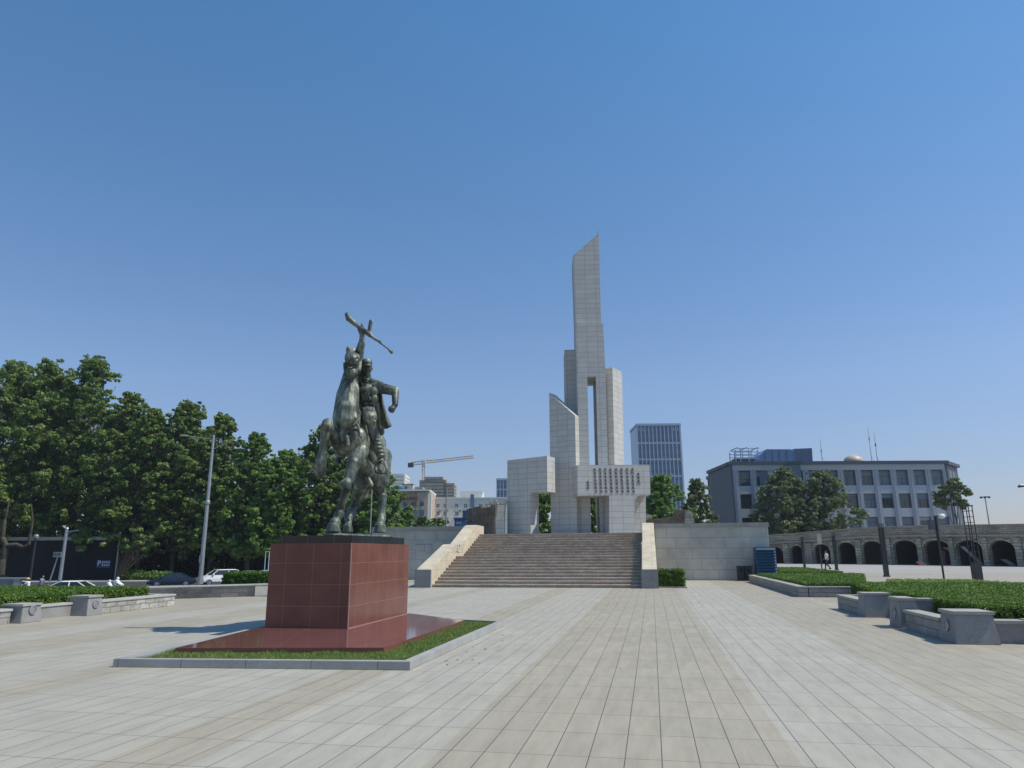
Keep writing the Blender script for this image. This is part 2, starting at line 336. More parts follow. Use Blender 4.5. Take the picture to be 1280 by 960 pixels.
def quads_mesh(name, P, N, S, m, asp=1.0, bend=False):
    """many leaf-sized faces: centres P, normals N, sizes S"""
    n = len(P); a = RNG.normal(size=(n, 3)); u = np.cross(N, a); u /= np.linalg.norm(u, axis=1)[:, None]+1e-9
    v = np.cross(N, u); v /= np.linalg.norm(v, axis=1)[:, None]+1e-9
    S = S[:, None]; c = np.empty((n, 4, 3))
    c[:, 0] = P-u*S*.9; c[:, 1] = P-v*S*asp*.55+N*S*.15; c[:, 2] = P+u*S; c[:, 3] = P+v*S*asp*.6+N*S*.15
    me = bpy.data.meshes.new(name); me.vertices.add(4*n); me.vertices.foreach_set('co', c.reshape(-1))
    me.loops.add(4*n); me.loops.foreach_set('vertex_index', np.arange(4*n, dtype=np.int32))
    me.polygons.add(n); me.polygons.foreach_set('loop_start', np.arange(n, dtype=np.int32)*4)
    me.polygons.foreach_set('loop_total', np.full(n, 4, dtype=np.int32)); me.update(calc_edges=True)
    me.materials.append(M[m]); return me
def leaves(blobs, n, size, flat=.8):
    """points in the outer layers of blobs (c, r); returns P, N, S"""
    B = np.array([[*c, r] for c, r in blobs]); wgt = B[:, 3]**2; k = RNG.choice(len(B), n, p=wgt/wgt.sum())
    d = RNG.normal(size=(n, 3)); d /= np.linalg.norm(d, axis=1)[:, None]
    rr = B[k, 3]*(1.08-np.abs(RNG.normal(0, .30, n))).clip(.1, 1.12)
    rr *= 1+.22*np.sin(d[:, 0]*5+k*1.7)*np.sin(d[:, 1]*6+k*.9)*np.sin(d[:, 2]*5+k)
    P = B[k, :3]+d*rr[:, None]*np.array([1, 1, flat]); N = d+RNG.normal(0, .55, (n, 3))+np.array([0, 0, .35]); N /= np.linalg.norm(N, axis=1)[:, None]
    return P, N, size*RNG.uniform(.6, 1.35, n)
# ================================================================ SETTING
PZ = -1.75
mb = MB(); mb.add([(-2500, -60, PZ-.25), (2500, -60, PZ-.25), (2500, 3500, PZ-.25), (-2500, 3500, PZ-.25)], [(0, 1, 2, 3)])
ground('ground', mb, 'grass')
# plaza: one raised sheet
poly = [(-60, -25), (60, -25), (60, 62), (8.2, 62), (8.2, 45.2), (-19.5, 45.2), (-19.5, 27.9), (-14.6, 27.9), (-14.6, 27.2), (-60, 22)]
mb = MB(); mb.prism(poly, -2.3, 0., lambda a, b, d: (a, b, d)); ground('plaza', mb, 'pave')
mb = MB(); mb.prism([(8.3, 62.002), (120, 62.002), (120, 200), (-2, 200), (8.3, 70)], -2.3, -.03, lambda a, b, d: (a, b, d)); ground('far_plaza', mb, 'far')
# road on the lower ground to the left, with kerbs and lane lines
def strip(name, d0, d1, s0, s1, z0, z1, m):
    mb = MB(); T = Matrix((( RT.x, FW.x, 0), (RT.y, FW.y, 0), (0, 0, 1))).to_4x4()
    mb.box(s0, s1, d0, d1, z0, z1, T); return ground(name, mb, m)
strip('road', 51, 93, -260, 8, PZ-.3, PZ, 'asphalt')
strip('pavement', 93, 99, -260, 8, PZ-.3, PZ+.13, 'far')
strip('kerb', 50.7, 51, -260, 8, PZ-.3, PZ+.13, 'copew')
mb = MB(); T = Matrix(((RT.x, FW.x, 0), (RT.y, FW.y, 0), (0, 0, 1))).to_4x4()
for k in range(-30, 2):
    for d in (61, 83): mb.box(k*8., k*8+4., d, d+.15, PZ, PZ+.004, T)
ground('road_markings', mb, 'white')
# lawn that falls from the plaza rim to the road
mb = MB(); A = [G(330, 731, .3), G(150, 731, .3)]
q = [(-15.2, 28.0, .25), (-60, 23.2, .25), (-60, 34, .1), (-15.2, 38, .1)]
pts = [[(-14.9, 28.3), (-18.8, 25.9), (-60, 22.4)], [(-15.5, 33), (-24, 31), (-60, 30)], [(-18.5, 42), (-32, 39), (-66, 37)], [(-9.5, 53), (-40, 47), (-90, 38)]]
zz = [.36, .2, -.6, PZ+.1]; vs = []; fs = []
for r, z in zip(pts, zz): vs += [(x, y, z) for x, y in r]
for i in range(3):
    for j in range(2): a = i*3+j; fs.append((a, a+3, a+4, a+1))
ground('lawn_slope', mb.add([], []) if False else MB().add(vs, fs), 'grass')
# ================================================================ STATUE ISLAND
def island():
    # kerb ring
    t = thing('lawn_kerb', 'low pale stone kerb edging the grass patch round the statue', 'kerb', (-5.6, 13.5, 0))
    a = G(139, 834); b = G(512, 838); c = G(625, 779)
    a.z = b.z = 0; a.x += .02; c = Vector((-3.44, 16.9, 0)); d = Vector((-8.75, 18.5, 0))
    poly = [a, b, c, d]; wd = .13
    inn = [Vector((a.x+.21, a.y+wd, 0)), Vector((b.x-wd, b.y+wd, 0)), Vector((c.x-wd, c.y-wd, 0)), Vector((d.x+.2, d.y-wd, 0))]
    for i in range(4):
        j = (i+1) % 4; mb = MB()
        mb.prism([(poly[i].x, poly[i].y), (poly[j].x, poly[j].y), (inn[j].x, inn[j].y), (inn[i].x, inn[i].y)], -.02, .12, lambda x, y, z: (x, y, z))
        obj('kerb_stone', mb, 'kerb', t, bevel=.006)
    mb = MB(); mb.prism([(p.x+.0, p.y) for p in inn], -.02, .07, lambda x, y, z: (x, y, z)); o = obj('turf_bed', mb, 'soil', kind='structure')
    # plinth
    t = thing('pedestal', 'polished dark red granite pedestal with black top slab under the bronze rider', 'pedestal', (-7.05, 16.2, 0))
    P = [G(219, 810, .16), G(480, 809.5, .16), G(580, 775.2, .16)]
    pz = .16; fl = Vector((-7.98, 11.45)); fr = Vector((-4.38, 11.6)); brr = Vector((-4.33, 16.55)); bk = Vector((-6.1, 18.1)); bl = Vector((-8.02, 18.1))
    fl = P[0].xy; fr = P[1].xy; brr = P[2].xy
    fl2 = G(293, 791.5, pz).xy; 
    ply = [tuple(fl), tuple(fr), tuple(brr), (-6.12, 18.15), (-8.1, 18.15), (-8.12, 14.2)]
    mb = MB(); mb.prism(ply, .05, pz, lambda x, y, z: (x, y, z)); obj('plinth', mb, 'redtop', t, bevel=.006)
    # raised mitre line from pedestal corner to plinth corner
    c0 = Vector((-6.16, 14.35, 0)); f0 = Vector((fr.x, fr.y, 0)); dd = (f0-c0).normalized(); nn = Vector((-dd.y, dd.x, 0))*.0028; mb = MB()
    mb.add([(*(c0+nn).xy, pz+.002), (*(c0-nn).xy, pz+.002), (*(f0-nn-dd*.02).xy, pz+.002), (*(f0+nn-dd*.02).xy, pz+.002)], [(0, 1, 2, 3)])
    c1 = Vector((-7.03, 14.35, 0)); f1 = Vector(((fl.x+fr.x)/2, fl.y+.05, 0))
    mb.add([(c1.x-.0022, c1.y, pz+.002), (f1.x-.0022, f1.y, pz+.002), (f1.x+.0022, f1.y, pz+.002), (c1.x+.0022, c1.y, pz+.002)], [(0, 1, 2, 3)])
    obj('joint_line', mb, 'soffit', t)
    mb = MB(); mb.box(-8.0, -6.16, 14.33, 18.02, pz, 1.87); obj('pedestal_block', mb, 'red', t, bevel=.008); mb = MB(); mb.box(-6.175, -6.155, 14.325, 14.345, pz+.002, 1.868); mb.box(-6.157, -6.147, 14.35, 18.02, pz+.001, pz+.012); obj('highlit_corner_joint', mb, 'joint', t)  # pale edge joints carry the bevel highlight in their colour
    mb = MB(); mb.box(-7.86, -6.2, 14.42, 17.75, 1.87, 2.03); obj('top_slab', mb, 'black', t, bevel=.006)
    # grass blades
    n = 60000; out = []
    X = RNG.uniform(-9.6, -3.5, n*3); Y = RNG.uniform(10.2, 18.8, n*3)
    def inside(pl, x, y, m=0.):
        r = np.zeros(len(x), bool); k = len(pl)
        for i in range(k):
            x0, y0 = pl[i][0], pl[i][1]; x1, y1 = pl[(i+1) % k][0], pl[(i+1) % k][1]
            r ^= ((y0 > y) != (y1 > y)) & (x < (x1-x0)*(y-y0)/(y1-y0+1e-12)+x0)
        return r
    ok = inside([(p.x, p.y) for p in inn], X, Y) & ~inside(ply, X, Y); X = X[ok][:n]; Y = Y[ok][:n]; n = len(X)
    a = RNG.uniform(0, 6.28, n); h = RNG.uniform(.02, .06, n)*(1+.4*np.sin(X*7)*np.cos(Y*5)); ln = RNG.normal(0, .025, (n, 2))
    c = np.zeros((n, 3, 3)); wd = .007
    c[:, 0] = np.stack([X-np.cos(a)*wd, Y-np.sin(a)*wd, np.full(n, .065)], 1); c[:, 1] = np.stack([X+np.cos(a)*wd, Y+np.sin(a)*wd, np.full(n, .065)], 1)
    c[:, 2] = np.stack([X+ln[:, 0], Y+ln[:, 1], .07+h], 1)
    me = bpy.data.meshes.new('grass'); me.vertices.add(3*n); me.vertices.foreach_set('co', c.reshape(-1)); me.loops.add(3*n)
    me.loops.foreach_set('vertex_index', np.arange(3*n, dtype=np.int32)); me.polygons.add(n)
    me.polygons.foreach_set('loop_start', np.arange(n, dtype=np.int32)*3); me.polygons.foreach_set('loop_total', np.full(n, 3, dtype=np.int32)); me.update(calc_edges=True)
    me.materials.append(M['blade']); o = obj('grass', me, None); tag(o, 'short green grass round the red granite plinth', 'grass', kind='stuff')
island()
mb = MB(); rl = random.Random(9)
for k in range(14):
    x, y = -3.1+rl.uniform(-.15, .5), rl.uniform(11, 16); a = rl.uniform(0, 6.28); q = rl.uniform(.012, .035)
    mb.add([(x+q*math.cos(a+i*2.1), y+q*math.sin(a+i*2.1), .006+.01*(i == 1)) for i in range(3)]+[(x, y, .016)], [(0, 1, 3), (1, 2, 3), (2, 0, 3), (2, 1, 0)])
tag(obj('dry_leaves', mb, 'bark'), 'few dry leaf scraps on the paving by the lawn kerb', 'litter', kind='stuff')
# ================================================================ STATUE
def statue():
    t = thing('equestrian_statue', 'green bronze soldier on a horse with a raised foreleg, lifting a rifle', 'statue', (-6.9, 16., 2.03))
    J = lambda px, py, Y: AY(px, py, Y)
    def rp(r, Y): return r*(Y+.8)/F            # photo pixels to metres at depth Y
    def C(mb, a, b, ra, rb, **k): mb.caps(J(*a), J(*b), rp(ra, a[2]), rp(rb, b[2]), **k)
    h = MB()
    # trunk, chest, quarters
    C(h, (434, 522, 15.35), (438, 552, 15.35), 19, 18.5); C(h, (437, 548, 15.5), (452, 558, 16.3), 20, 21.5)
    C(h, (452, 558, 16.3), (465, 568, 17.1), 21.5, 19.5); C(h, (464, 574, 17.), (466, 556, 17.), 20, 17); C(h, (440, 540, 15.6), (452, 540, 16.3), 15, 15)
    C(h, (427, 545, 15.2), (428, 562, 15.35), 11, 10); C(h, (446, 545, 15.2), (450, 565, 15.4), 12, 11)       # shoulders
    # neck
    C(h, (433, 518, 15.35), (434, 494, 15.4), 17.5, 14); C(h, (434, 494, 15.4), (440, 462, 15.55), 14, 9.5); C(h, (440, 464, 15.6), (441, 448, 15.55), 9.5, 8)
    # head: face lifted towards us, nostrils flared, mouth open, ears up
    C(h, (440.5, 446, 15.6), (440.3, 450, 15.0), 9.8, 8.6); C(h, (436.5, 446, 15.2), (436, 449, 15.0), 6, 5.5); C(h, (444.5, 447, 15.2), (444.6, 450, 15.0), 6, 5.5); C(h, (436, 451.5, 14.95), (445, 452.5, 14.95), 4.6, 4.6)
    C(h, (440.5, 463.5, 15.35), (440, 465, 14.98), 8.8, 6.4); C(h, (431.6, 455, 15.25), (432.4, 463, 15.15), 3.0, 3.2); C(h, (449.4, 455, 15.3), (448.4, 463, 15.2), 3.4, 3.4)
    C(h, (434.5, 458.6, 15.0), (446.5, 459.2, 15.02), 1.1, 1.1)
    for cx, cy in ((434.2, 447.6), (446, 449.6)):
        ring = [(cx+2.3*math.cos(q*math.pi/4), cy+2.6*math.sin(q*math.pi/4), 14.80) for q in range(8)]
        for a, b in zip(ring, ring[1:]+ring[:1]): C(h, a, b, 1.15, 1.15, n=8, k=3)
    C(h, (436.6, 443, 15.5), (436, 437.6, 15.4), 4.0, 4.0); C(h, (436, 437.6, 15.4), (434.6, 434, 15.35), 3.6, 1.4)
    C(h, (446.6, 443.5, 15.45), (447.8, 437.5, 15.3), 4.0, 3.8); C(h, (447.8, 437.5, 15.3), (448.6, 433.6, 15.25), 3.4, 1.4); C(h, (441.5, 442, 15.6), (441.8, 437.5, 15.6), 3.8, 2.8)
    # mane
    for i in range(9):
        y = 452+i*5.5; C(h, (446+i*.3, y, 15.75), (450.5-.1*i, y+4, 15.7), 3, 1.5)
    # muscle ridges on chest
    C(h, (438.5, 486, 15.3), (434.5, 512, 15.12), 11, 15); C(h, (434.5, 512, 15.12), (434, 525, 15.1), 15, 15.5); C(h, (441, 484, 15.2), (443.5, 522, 15.0), 2.0, 3.0); C(h, (435, 492, 15.08), (433, 520, 14.92), 1.6, 2.6)
    C(h, (428.5, 537, 14.98), (429.5, 550, 14.98), 3.8, 3.6); C(h, (433, 547, 14.96), (434.5, 556, 14.95), 3.8, 3.2)
    # raised foreleg (left in the photo)
    C(h, (424, 556, 15.25), (409, 531, 14.75), 9.5, 7); C(h, (409, 529.5, 14.75), (408, 533, 14.7), 7.2, 7)
    C(h, (407.5, 533, 14.75), (403.5, 567, 14.85), 6.8, 5.2); C(h, (403.5, 568, 14.85), (402.5, 575, 14.82), 6.6, 5.6); C(h, (402, 577, 14.84), (400.5, 590, 14.95), 6.4, 7.6); C(h, (397, 572, 14.92), (396, 582, 15.0), 2.6, 3.4)
    # planted foreleg
    C(h, (449, 564, 15.3), (441, 583, 15.05), 12, 8.2); C(h, (442, 580, 15.05), (434, 604, 14.9), 8.6, 5.8); C(h, (433.5, 604, 14.86), (433, 610, 14.86), 6.8, 6.2); C(h, (428.5, 604, 14.8), (429, 608, 14.8), 3.6, 3.0)
    C(h, (433, 611, 14.9), (424.5, 641, 14.95), 5.9, 5.0); C(h, (424, 642, 14.92), (422, 647, 14.9), 6.3, 5.8); C(h, (422, 647, 14.9), (419.5, 652, 14.84), 5.2, 5.4); C(h, (413.5, 654, 14.74), (424, 654.5, 14.85), 2.2, 2.2); C(h, (418.5, 654, 14.78), (418.5, 654.5, 14.8), 7.2, 7.2)
    C(h, (428, 642, 15.05), (430, 650, 15.1), 3, 1.5)
    # hoof, planted fore
    h.lathe(tuple(J(416.5, 664, 14.75)), [(rp(9.4, 14.75), -.02), (rp(7.2, 14.75), rp(9, 14.75)), (rp(3, 14.75), rp(11, 14.75))], 18)
    # hind leg in the middle, dark
    C(h, (456, 580, 16.8), (452, 603, 16.5), 14, 10.5); C(h, (452, 603, 16.5), (444, 626, 16.9), 9.5, 5.6); C(h, (459, 606, 16.7), (448, 624, 16.95), 7, 5)
    C(h, (446, 628, 16.95), (438, 640, 16.7), 5.8, 4.6); C(h, (438, 641, 16.65), (436, 650, 16.5), 5, 4.2); h.lathe(tuple(J(434.5, 664.5, 16.35)), [(rp(6.6, 16.3), -.02), (rp(5, 16.3), rp(8, 16.3)), (rp(2, 16.3), rp(10, 16.3))], 16); C(h, (436, 650, 16.5), (435, 657, 16.38), 4.2, 4.4)
    C(h, (443, 641, 16.75), (441, 652, 16.7), 3.4, 1.4)
    # hind leg right
    C(h, (476, 572, 17.), (475, 600, 16.8), 14.5, 11.5); C(h, (470, 598, 16.75), (476, 617, 16.95), 10, 6.8); C(h, (477, 616, 16.95), (478, 621, 16.95), 7, 6.4)
    C(h, (478, 621, 16.9), (477, 645, 16.8), 5.6, 4.8); C(h, (477, 646, 16.8), (476.5, 652, 16.75), 5.6, 5); h.lathe(tuple(J(475, 665, 16.65)), [(rp(8.2, 16.6), -.02), (rp(6.4, 16.6), rp(9, 16.6)), (rp(2, 16.6), rp(11, 16.6))], 18); C(h, (476.5, 650, 16.75), (475.5, 657, 16.68), 5, 5.6)
    # belly line and sheath
    C(h, (448, 578, 15.9), (462, 590, 16.6), 11, 10); C(h, (459, 598, 16.4), (464, 606, 16.4), 4, 3)
    # tail behind
    C(h, (470, 560, 17.5), (464, 588, 17.7), 6, 8); C(h, (464, 588, 17.7), (455, 622, 17.6), 8, 3)
    # ground mound of bronze
    for x, y, Y, r in ((418, 665, 14.85, 10), (431, 666, 15.4, 12), (448, 667, 16., 14), (462, 668, 16.4, 14), (477, 668, 16.7, 11), (436, 666, 16.3, 12)):
        p = J(x, y, Y); h.ell((p.x, p.y, 2.045), rp(r, Y)*1.3, rp(r, Y)*1.6, .055)
    remeshed('horse', h, 'bronze', .015, 2, t, .5)
    s = MB()     # tack: saddle cloth, straps, stirrup
    def Fpl(poly, Y0, th, dY=0): s.prism(poly[::-1], 0, th, lambda a, b, d: J(a, b, Y0+dY*(b-545)/60)+Vector((0, d, 0)))
    C(s, (466, 548, 15.95), (474, 574, 16.15), 6.5, 7.5, sx=.5); C(s, (458, 545, 15.9), (466, 572, 16.), 5, 6, sx=.5)
    C(s, (455, 522, 16.0), (462, 530, 16.2), 8, 9); C(s, (470, 526, 16.3), (476, 540, 16.4), 5, 5)
    pts = [(447, 531, 15.03), (451, 545, 15.05), (456, 558, 15.3), (452, 572, 15.5), (446, 577, 15.4)]
    for a, b in zip(pts, pts[1:]): C(s, a, b, 1.5, 1.5)
    pts = [(418, 524, 15.1), (424, 531, 14.97), (432, 534, 14.93), (441, 532, 14.95), (449, 524, 15.05)]
    for a, b in zip(pts, pts[1:]): C(s, a, b, 1.4, 1.4)
    pts = [(431, 456, 15.), (437, 460, 14.8), (445, 457, 15.), (449, 447, 15.3)]
    for a, b in zip(pts, pts[1:]): C(s, a, b, .9, .9)
    remeshed('saddle_tack', s, 'bronze', .014, 1, t); s = MB()
    pts = [(468, 586, 15.55), (471, 577, 15.55), (479, 576, 15.55), (483, 586, 15.55), (483, 592, 15.55), (470, 591, 15.5)]
    for a, b in zip(pts, pts[1:]+pts[:1]): C(s, a, b, 1.1, 1.1)
    remeshed('stirrup', s, 'bronze', .010, 1, t)
    # rider
    r = MB()
    C(r, (457, 513, 15.95), (459, 506, 15.9), 10, 9); C(r, (459, 506, 15.9), (460, 488, 15.8), 9, 11.5, sx=1.); C(r, (453, 484, 15.8), (470, 485, 15.8), 7.5, 7.8); C(r, (461, 476, 15.8), (476, 483, 15.8), 4.5, 6.6)
    C(r, (454, 489, 15.66), (466, 490, 15.66), 6.8, 6.8); C(r, (455, 497, 15.68), (467, 498, 15.68), 6.4, 6.4)
    for q in range(5): C(r, (461.5, 484+q*4, 15.5), (461.5, 484.3+q*4, 15.5), .8, .8, n=6, k=2)
    for q in range(3): C(r, (452+q*4, 492, 15.54), (455+q*4, 500, 15.55), 1.0, .8, n=6, k=2)
    C(r, (459, 478, 15.8), (459, 468, 15.74), 5.6, 4.8)
    C(r, (459, 461, 15.7), (458.8, 457.5, 15.72), 6.3, 6.8); C(r, (459.2, 465, 15.64), (459.3, 466.8, 15.62), 4.2, 3.4); C(r, (455.6, 462.5, 15.6), (455.8, 463.2, 15.6), 1.8, 1.8); C(r, (463, 462.7, 15.6), (462.8, 463.3, 15.6), 1.8, 1.8)     # skull, jaw
    C(r, (459.2, 460, 15.56), (459.2, 462.3, 15.53), .8, 1.1); C(r, (457, 459.2, 15.6), (457, 459.3, 15.6), .9, .9); C(r, (461.5, 459.4, 15.6), (461.5, 459.5, 15.6), .9, .9)
    C(r, (457.4, 464.6, 15.56), (461, 464.7, 15.56), .7, .7); C(r, (465, 460, 15.72), (465, 462, 15.72), 1.2, 1.); C(r, (453, 460, 15.72), (453, 462, 15.72), 1.2, 1.)
    # arm akimbo (right in the photo)
    C(r, (472, 484.5, 15.8), (492, 488.5, 15.75), 7.6, 6.2); C(r, (494, 488, 15.75), (494, 506, 15.55), 5.2, 3.8); C(r, (493, 507, 15.55), (490.5, 511.5, 15.5), 3.6, 3.8)
    for i in range(4): C(r, (487.5+i*1.7, 510+i*.2, 15.42), (487.0+i*1.5, 514.2, 15.44), 1.15, 1.0); C(r, (487.0+i*1.5, 514.2, 15.44), (489+i*.9, 515.5, 15.54), 1., .9)
    C(r, (486.8, 508.5, 15.5), (485.8, 512.5, 15.42), 1.3, 1.)
    # raised arm
    C(r, (452, 482, 15.8), (449, 452, 15.85), 6.8, 5.4); C(r, (449, 452, 15.85), (452.5, 424, 15.8), 5.4, 3.6); C(r, (452.5, 421, 15.8), (453, 415, 15.78), 3.6, 3.6)
    C(r, (447, 446, 15.84), (452, 430, 15.8), 5.6, 5)
    for i in range(4): C(r, (449.5+i*2.2, 413.5+i*1.1, 15.66), (451.4+i*2.1, 409.5+i*1.1, 15.66), 1.25, 1.1); C(r, (451.4+i*2.1, 409.5+i*1.1, 15.66), (453.+i*2.0, 409.2+i*1.2, 15.78), 1.1, 1.)
    C(r, (449.8, 416.5, 15.78), (447.8, 411.5, 15.7), 1.5, 1.2)
    # legs astride
    C(r, (459.5, 512, 15.85), (462.5, 523, 15.42), 10.2, 9.6); C(r, (457, 525.5, 15.3), (468.5, 527, 15.36), 1.8, 1.8); C(r, (463.5, 526, 15.4), (465.5, 538, 15.46), 6.9, 5.8); C(r, (467, 541, 15.5), (477, 573, 15.75), 7.2, 5.2); C(r, (461.5, 540.5, 15.42), (471, 542, 15.46), 1.6, 1.6)
    for q in range(4): C(r, (454+q*4.3, 510, 15.55), (456.5+q*3.6, 521, 15.28), 1.5, 1.0, n=8, k=3)
    C(r, (476.5, 574, 15.75), (476, 586, 15.5), 4.4, 3.9); C(r, (476, 584, 15.5), (475, 588, 15.28), 4, 3.4)
    C(r, (454, 513, 15.95), (424, 528, 15.75), 9.5, 7.6); C(r, (424, 528, 15.75), (424, 572, 16.1), 6.2, 4.2); C(r, (424, 572, 16.1), (422, 578, 15.9), 4.2, 3.6)
    # tunic skirt, folds, belt
    for i in range(6): C(r, (450+i*4.2, 505, 15.7+.03*i), (449+i*4.7, 512+i, 15.64+.04*i), 3.2, 2.2)
    pts = [(449.5, 502, 15.68), (456, 504.5, 15.6), (463, 504.5, 15.6), (470, 501, 15.72)]
    for a, b in zip(pts, pts[1:]): C(r, a, b, 1.9, 1.9)
    for a, b in (((452, 479, 15.62), (467, 500, 15.62)),): C(r, a, b, 1.3, 1.3)
    for k in range(4): C(r, (474+k*4.6, 479+k, 15.72), (472.5+k*4.8, 489+k, 15.7), 1.4, 1.2)
    for k in range(6): a = J(468.4+k*1.5, 546+k*4.6, 15.53+.03*k); r.ell(a, rp(7.15-k*.3, 15.5), rp(7.15-k*.3, 15.5), rp(1.7, 15.5))
    C(r, (455, 472, 15.66), (459.3, 475, 15.6), 1.5, 1.5); C(r, (463.4, 472, 15.66), (459.8, 475, 15.6), 1.5, 1.5)   # collar
    remeshed('rider', r, 'bronze', .0125, 1, t)
    c = MB()    # cap with peak
    a = J(458.8, 453.5, 15.72); c.lathe((a.x, a.y, a.z-.03), [(rp(6.6, 15.7), -.02), (rp(6.9, 15.7), .03), (rp(6.6, 15.7), .075), (rp(5.3, 15.7), .12), (rp(2, 15.7), .135)], 20)
    b = J(459.2, 456.6, 15.55); c.ell(b, rp(5.8, 15.7), .13, .018, Matrix.Rotation(.22, 3, 'X'))
    obj('cap', c, 'bronze', t, smooth=True)
    c = MB()    # cape blown out behind
    nx, ny = 9, 14; pl = [(466, 480), (474, 482), (470, 530), (485, 531)]
    for side in (0, 1):
        for j in range(ny):
            v = j/(ny-1)
            xl = 463+v*7; xr = 476+v*13.5-3*math.sin(v*3.1); y = 481+v*51
            for i in range(nx):
                u = i/(nx-1); p = J(xl+(xr-xl)*u, y+4*math.sin(u*3.1)*v, 16.05+.25*v+.09*math.sin(u*11+v*2))+Vector((0, side*.05, 0)); c.v.append(tuple(p))
    N_ = nx*ny
    for j in range(ny-1):
        for i in range(nx-1):
            q = (j*nx+i, j*nx+i+1, (j+1)*nx+i+1, (j+1)*nx+i); c.f.append(q); c.f.append(tuple(k+N_ for k in q[::-1]))
    ring = [i for i in range(nx)]+[j*nx+nx-1 for j in range(1, ny)]+[(ny-1)*nx+i for i in range(nx-2, -1, -1)]+[j*nx for j in range(ny-2, 0, -1)]
    for a, b in zip(ring, ring[1:]+ring[:1]): c.f.append((a, a+N_, b+N_, b))
    obj('cape', c, 'bronze', t, smooth=True)
    g = MB()    # rifle
    def R(a, b, ra, rb, **k): C(g, (a[0], a[1], 15.7), (b[0], b[1], 15.7), ra, rb, **k)
    R((433.8, 393), (436, 398.5), 3.0, 4.0); R((436, 398), (444.5, 405.5), 4.3, 3.0); R((444, 405), (452, 411.5), 2.9, 2.7)
    R((451, 410.5), (463, 419), 3.3, 3.2); R((462, 418.5), (470, 424.5), 2.4, 2.0); R((469, 424), (489, 438.8), 1.25, 1.05); R((487, 438), (489.5, 440.5), 2.0, 2.0)
    R((490.5, 438), (490.8, 441), .9, .9); R((466, 419.5), (476, 427), .8, .8)
    R((452.5, 405), (453.5, 409.5), 1.5, 1.7)
    R((461, 418), (463.6, 402), 2.9, 3.0, sx=.5)
    remeshed('rifle', g, 'bronze', .0115, 1, t)
    g = MB(); a = J(465, 612, 16.35); g.tube((a.x, a.y, 2.02), a, .014); obj('support_rod', g, 'steel', t)
statue()
# ================================================================ HEDGES
def hedge(name, label, x0, x1, y0, y1, z0, z1, n, group=None, size=.05, m='hedge', lump=.05, skl=0., skr=0.):
    """clipped hedge: dark twiggy core, leaves over top and sides; sl(x, y) raises or lowers its top"""
    t = thing(name, label, 'hedge', ((x0+x1)/2, (y0+y1)/2, z0), group=group)
    sk = lambda x, y: ((1-(x-x0)/(x1-x0))*skl+(x-x0)/(x1-x0)*skr)*(y-y0)/(y1-y0)
    mb = MB(); nx, ny = max(2, int((x1-x0)/.7)), max(2, int((y1-y0)/.7)); vs = []; g = .05
    for j in range(ny+1):
        for i in range(nx+1):
            x = x0+g+(x1-x0-2*g)*i/nx; y = y0+g+(y1-y0-2*g)*j/ny; vs.append((x+sk(x, y), y, z1-.05))
    fs = [(j*(nx+1)+i, j*(nx+1)+i+1, (j+1)*(nx+1)+i+1, (j+1)*(nx+1)+i) for j in range(ny) for i in range(nx)]
    k = len(vs); rim = [i for i in range(nx+1)]+[j*(nx+1)+nx for j in range(1, ny+1)]+[ny*(nx+1)+i for i in range(nx-1, -1, -1)]+[j*(nx+1) for j in range(ny-1, 0, -1)]
    vs += [(vs[i][0], vs[i][1], z0) for i in rim]; L = len(rim)
    for i in range(L): fs.append((rim[i], k+i, k+(i+1) % L, rim[(i+1) % L]))
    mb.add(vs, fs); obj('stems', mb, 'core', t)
    A = (x1-x0)*(y1-y0); S1 = (x1-x0)*(z1-z0); S2 = (y1-y0)*(z1-z0); w_ = np.array([A*1.0, S1*1.6, S1*.3, S2*1.4, S2*1.2]); k = RNG.choice(5, n, p=w_/w_.sum())
    u = RNG.random(n); v = RNG.random(n); P = np.zeros((n, 3)); N = np.zeros((n, 3))
    for i, (ax, nv) in enumerate([(0, (0, 0, 1)), (1, (0, -1, 0)), (2, (0, 1, 0)), (3, (-1, 0, 0)), (4, (1, 0, 0))]):
        s = k == i
        if i == 0: P[s] = np.stack([x0+(x1-x0)*u[s], y0+(y1-y0)*v[s], np.full(s.sum(), z1)], 1)
        elif i < 3: P[s] = np.stack([x0+(x1-x0)*u[s], np.full(s.sum(), y0 if i == 1 else y1), z0+(z1-z0)*v[s]], 1)
        else: P[s] = np.stack([np.full(s.sum(), x0 if i == 3 else x1), y0+(y1-y0)*u[s], z0+(z1-z0)*v[s]], 1)
        N[s] = nv
    ph = np.sin(P[:, 0]*5.3+P[:, 1]*3.1)*np.sin(P[:, 1]*6.1-P[:, 0]*2+P[:, 2]*9)*np.sin(P[:, 0]*13+P[:, 1]*11+P[:, 2]*14)
    # leaves sit on small rounded tufts
    d = lump*(ph+RNG.normal(0, .45, n)) - lump*.2; P += N*d[:, None]; P += RNG.normal(0, .012, (n, 3))
    P[:, 0] += sk(P[:, 0], P[:, 1])
    N = N+RNG.normal(0, .65, (n, 3))+np.array([0, 0, .35]); N /= np.linalg.norm(N, axis=1)[:, None]
    obj('foliage', quads_mesh('foliage', P, N, size*RNG.uniform(.6, 1.3, n), m), None, t); return t
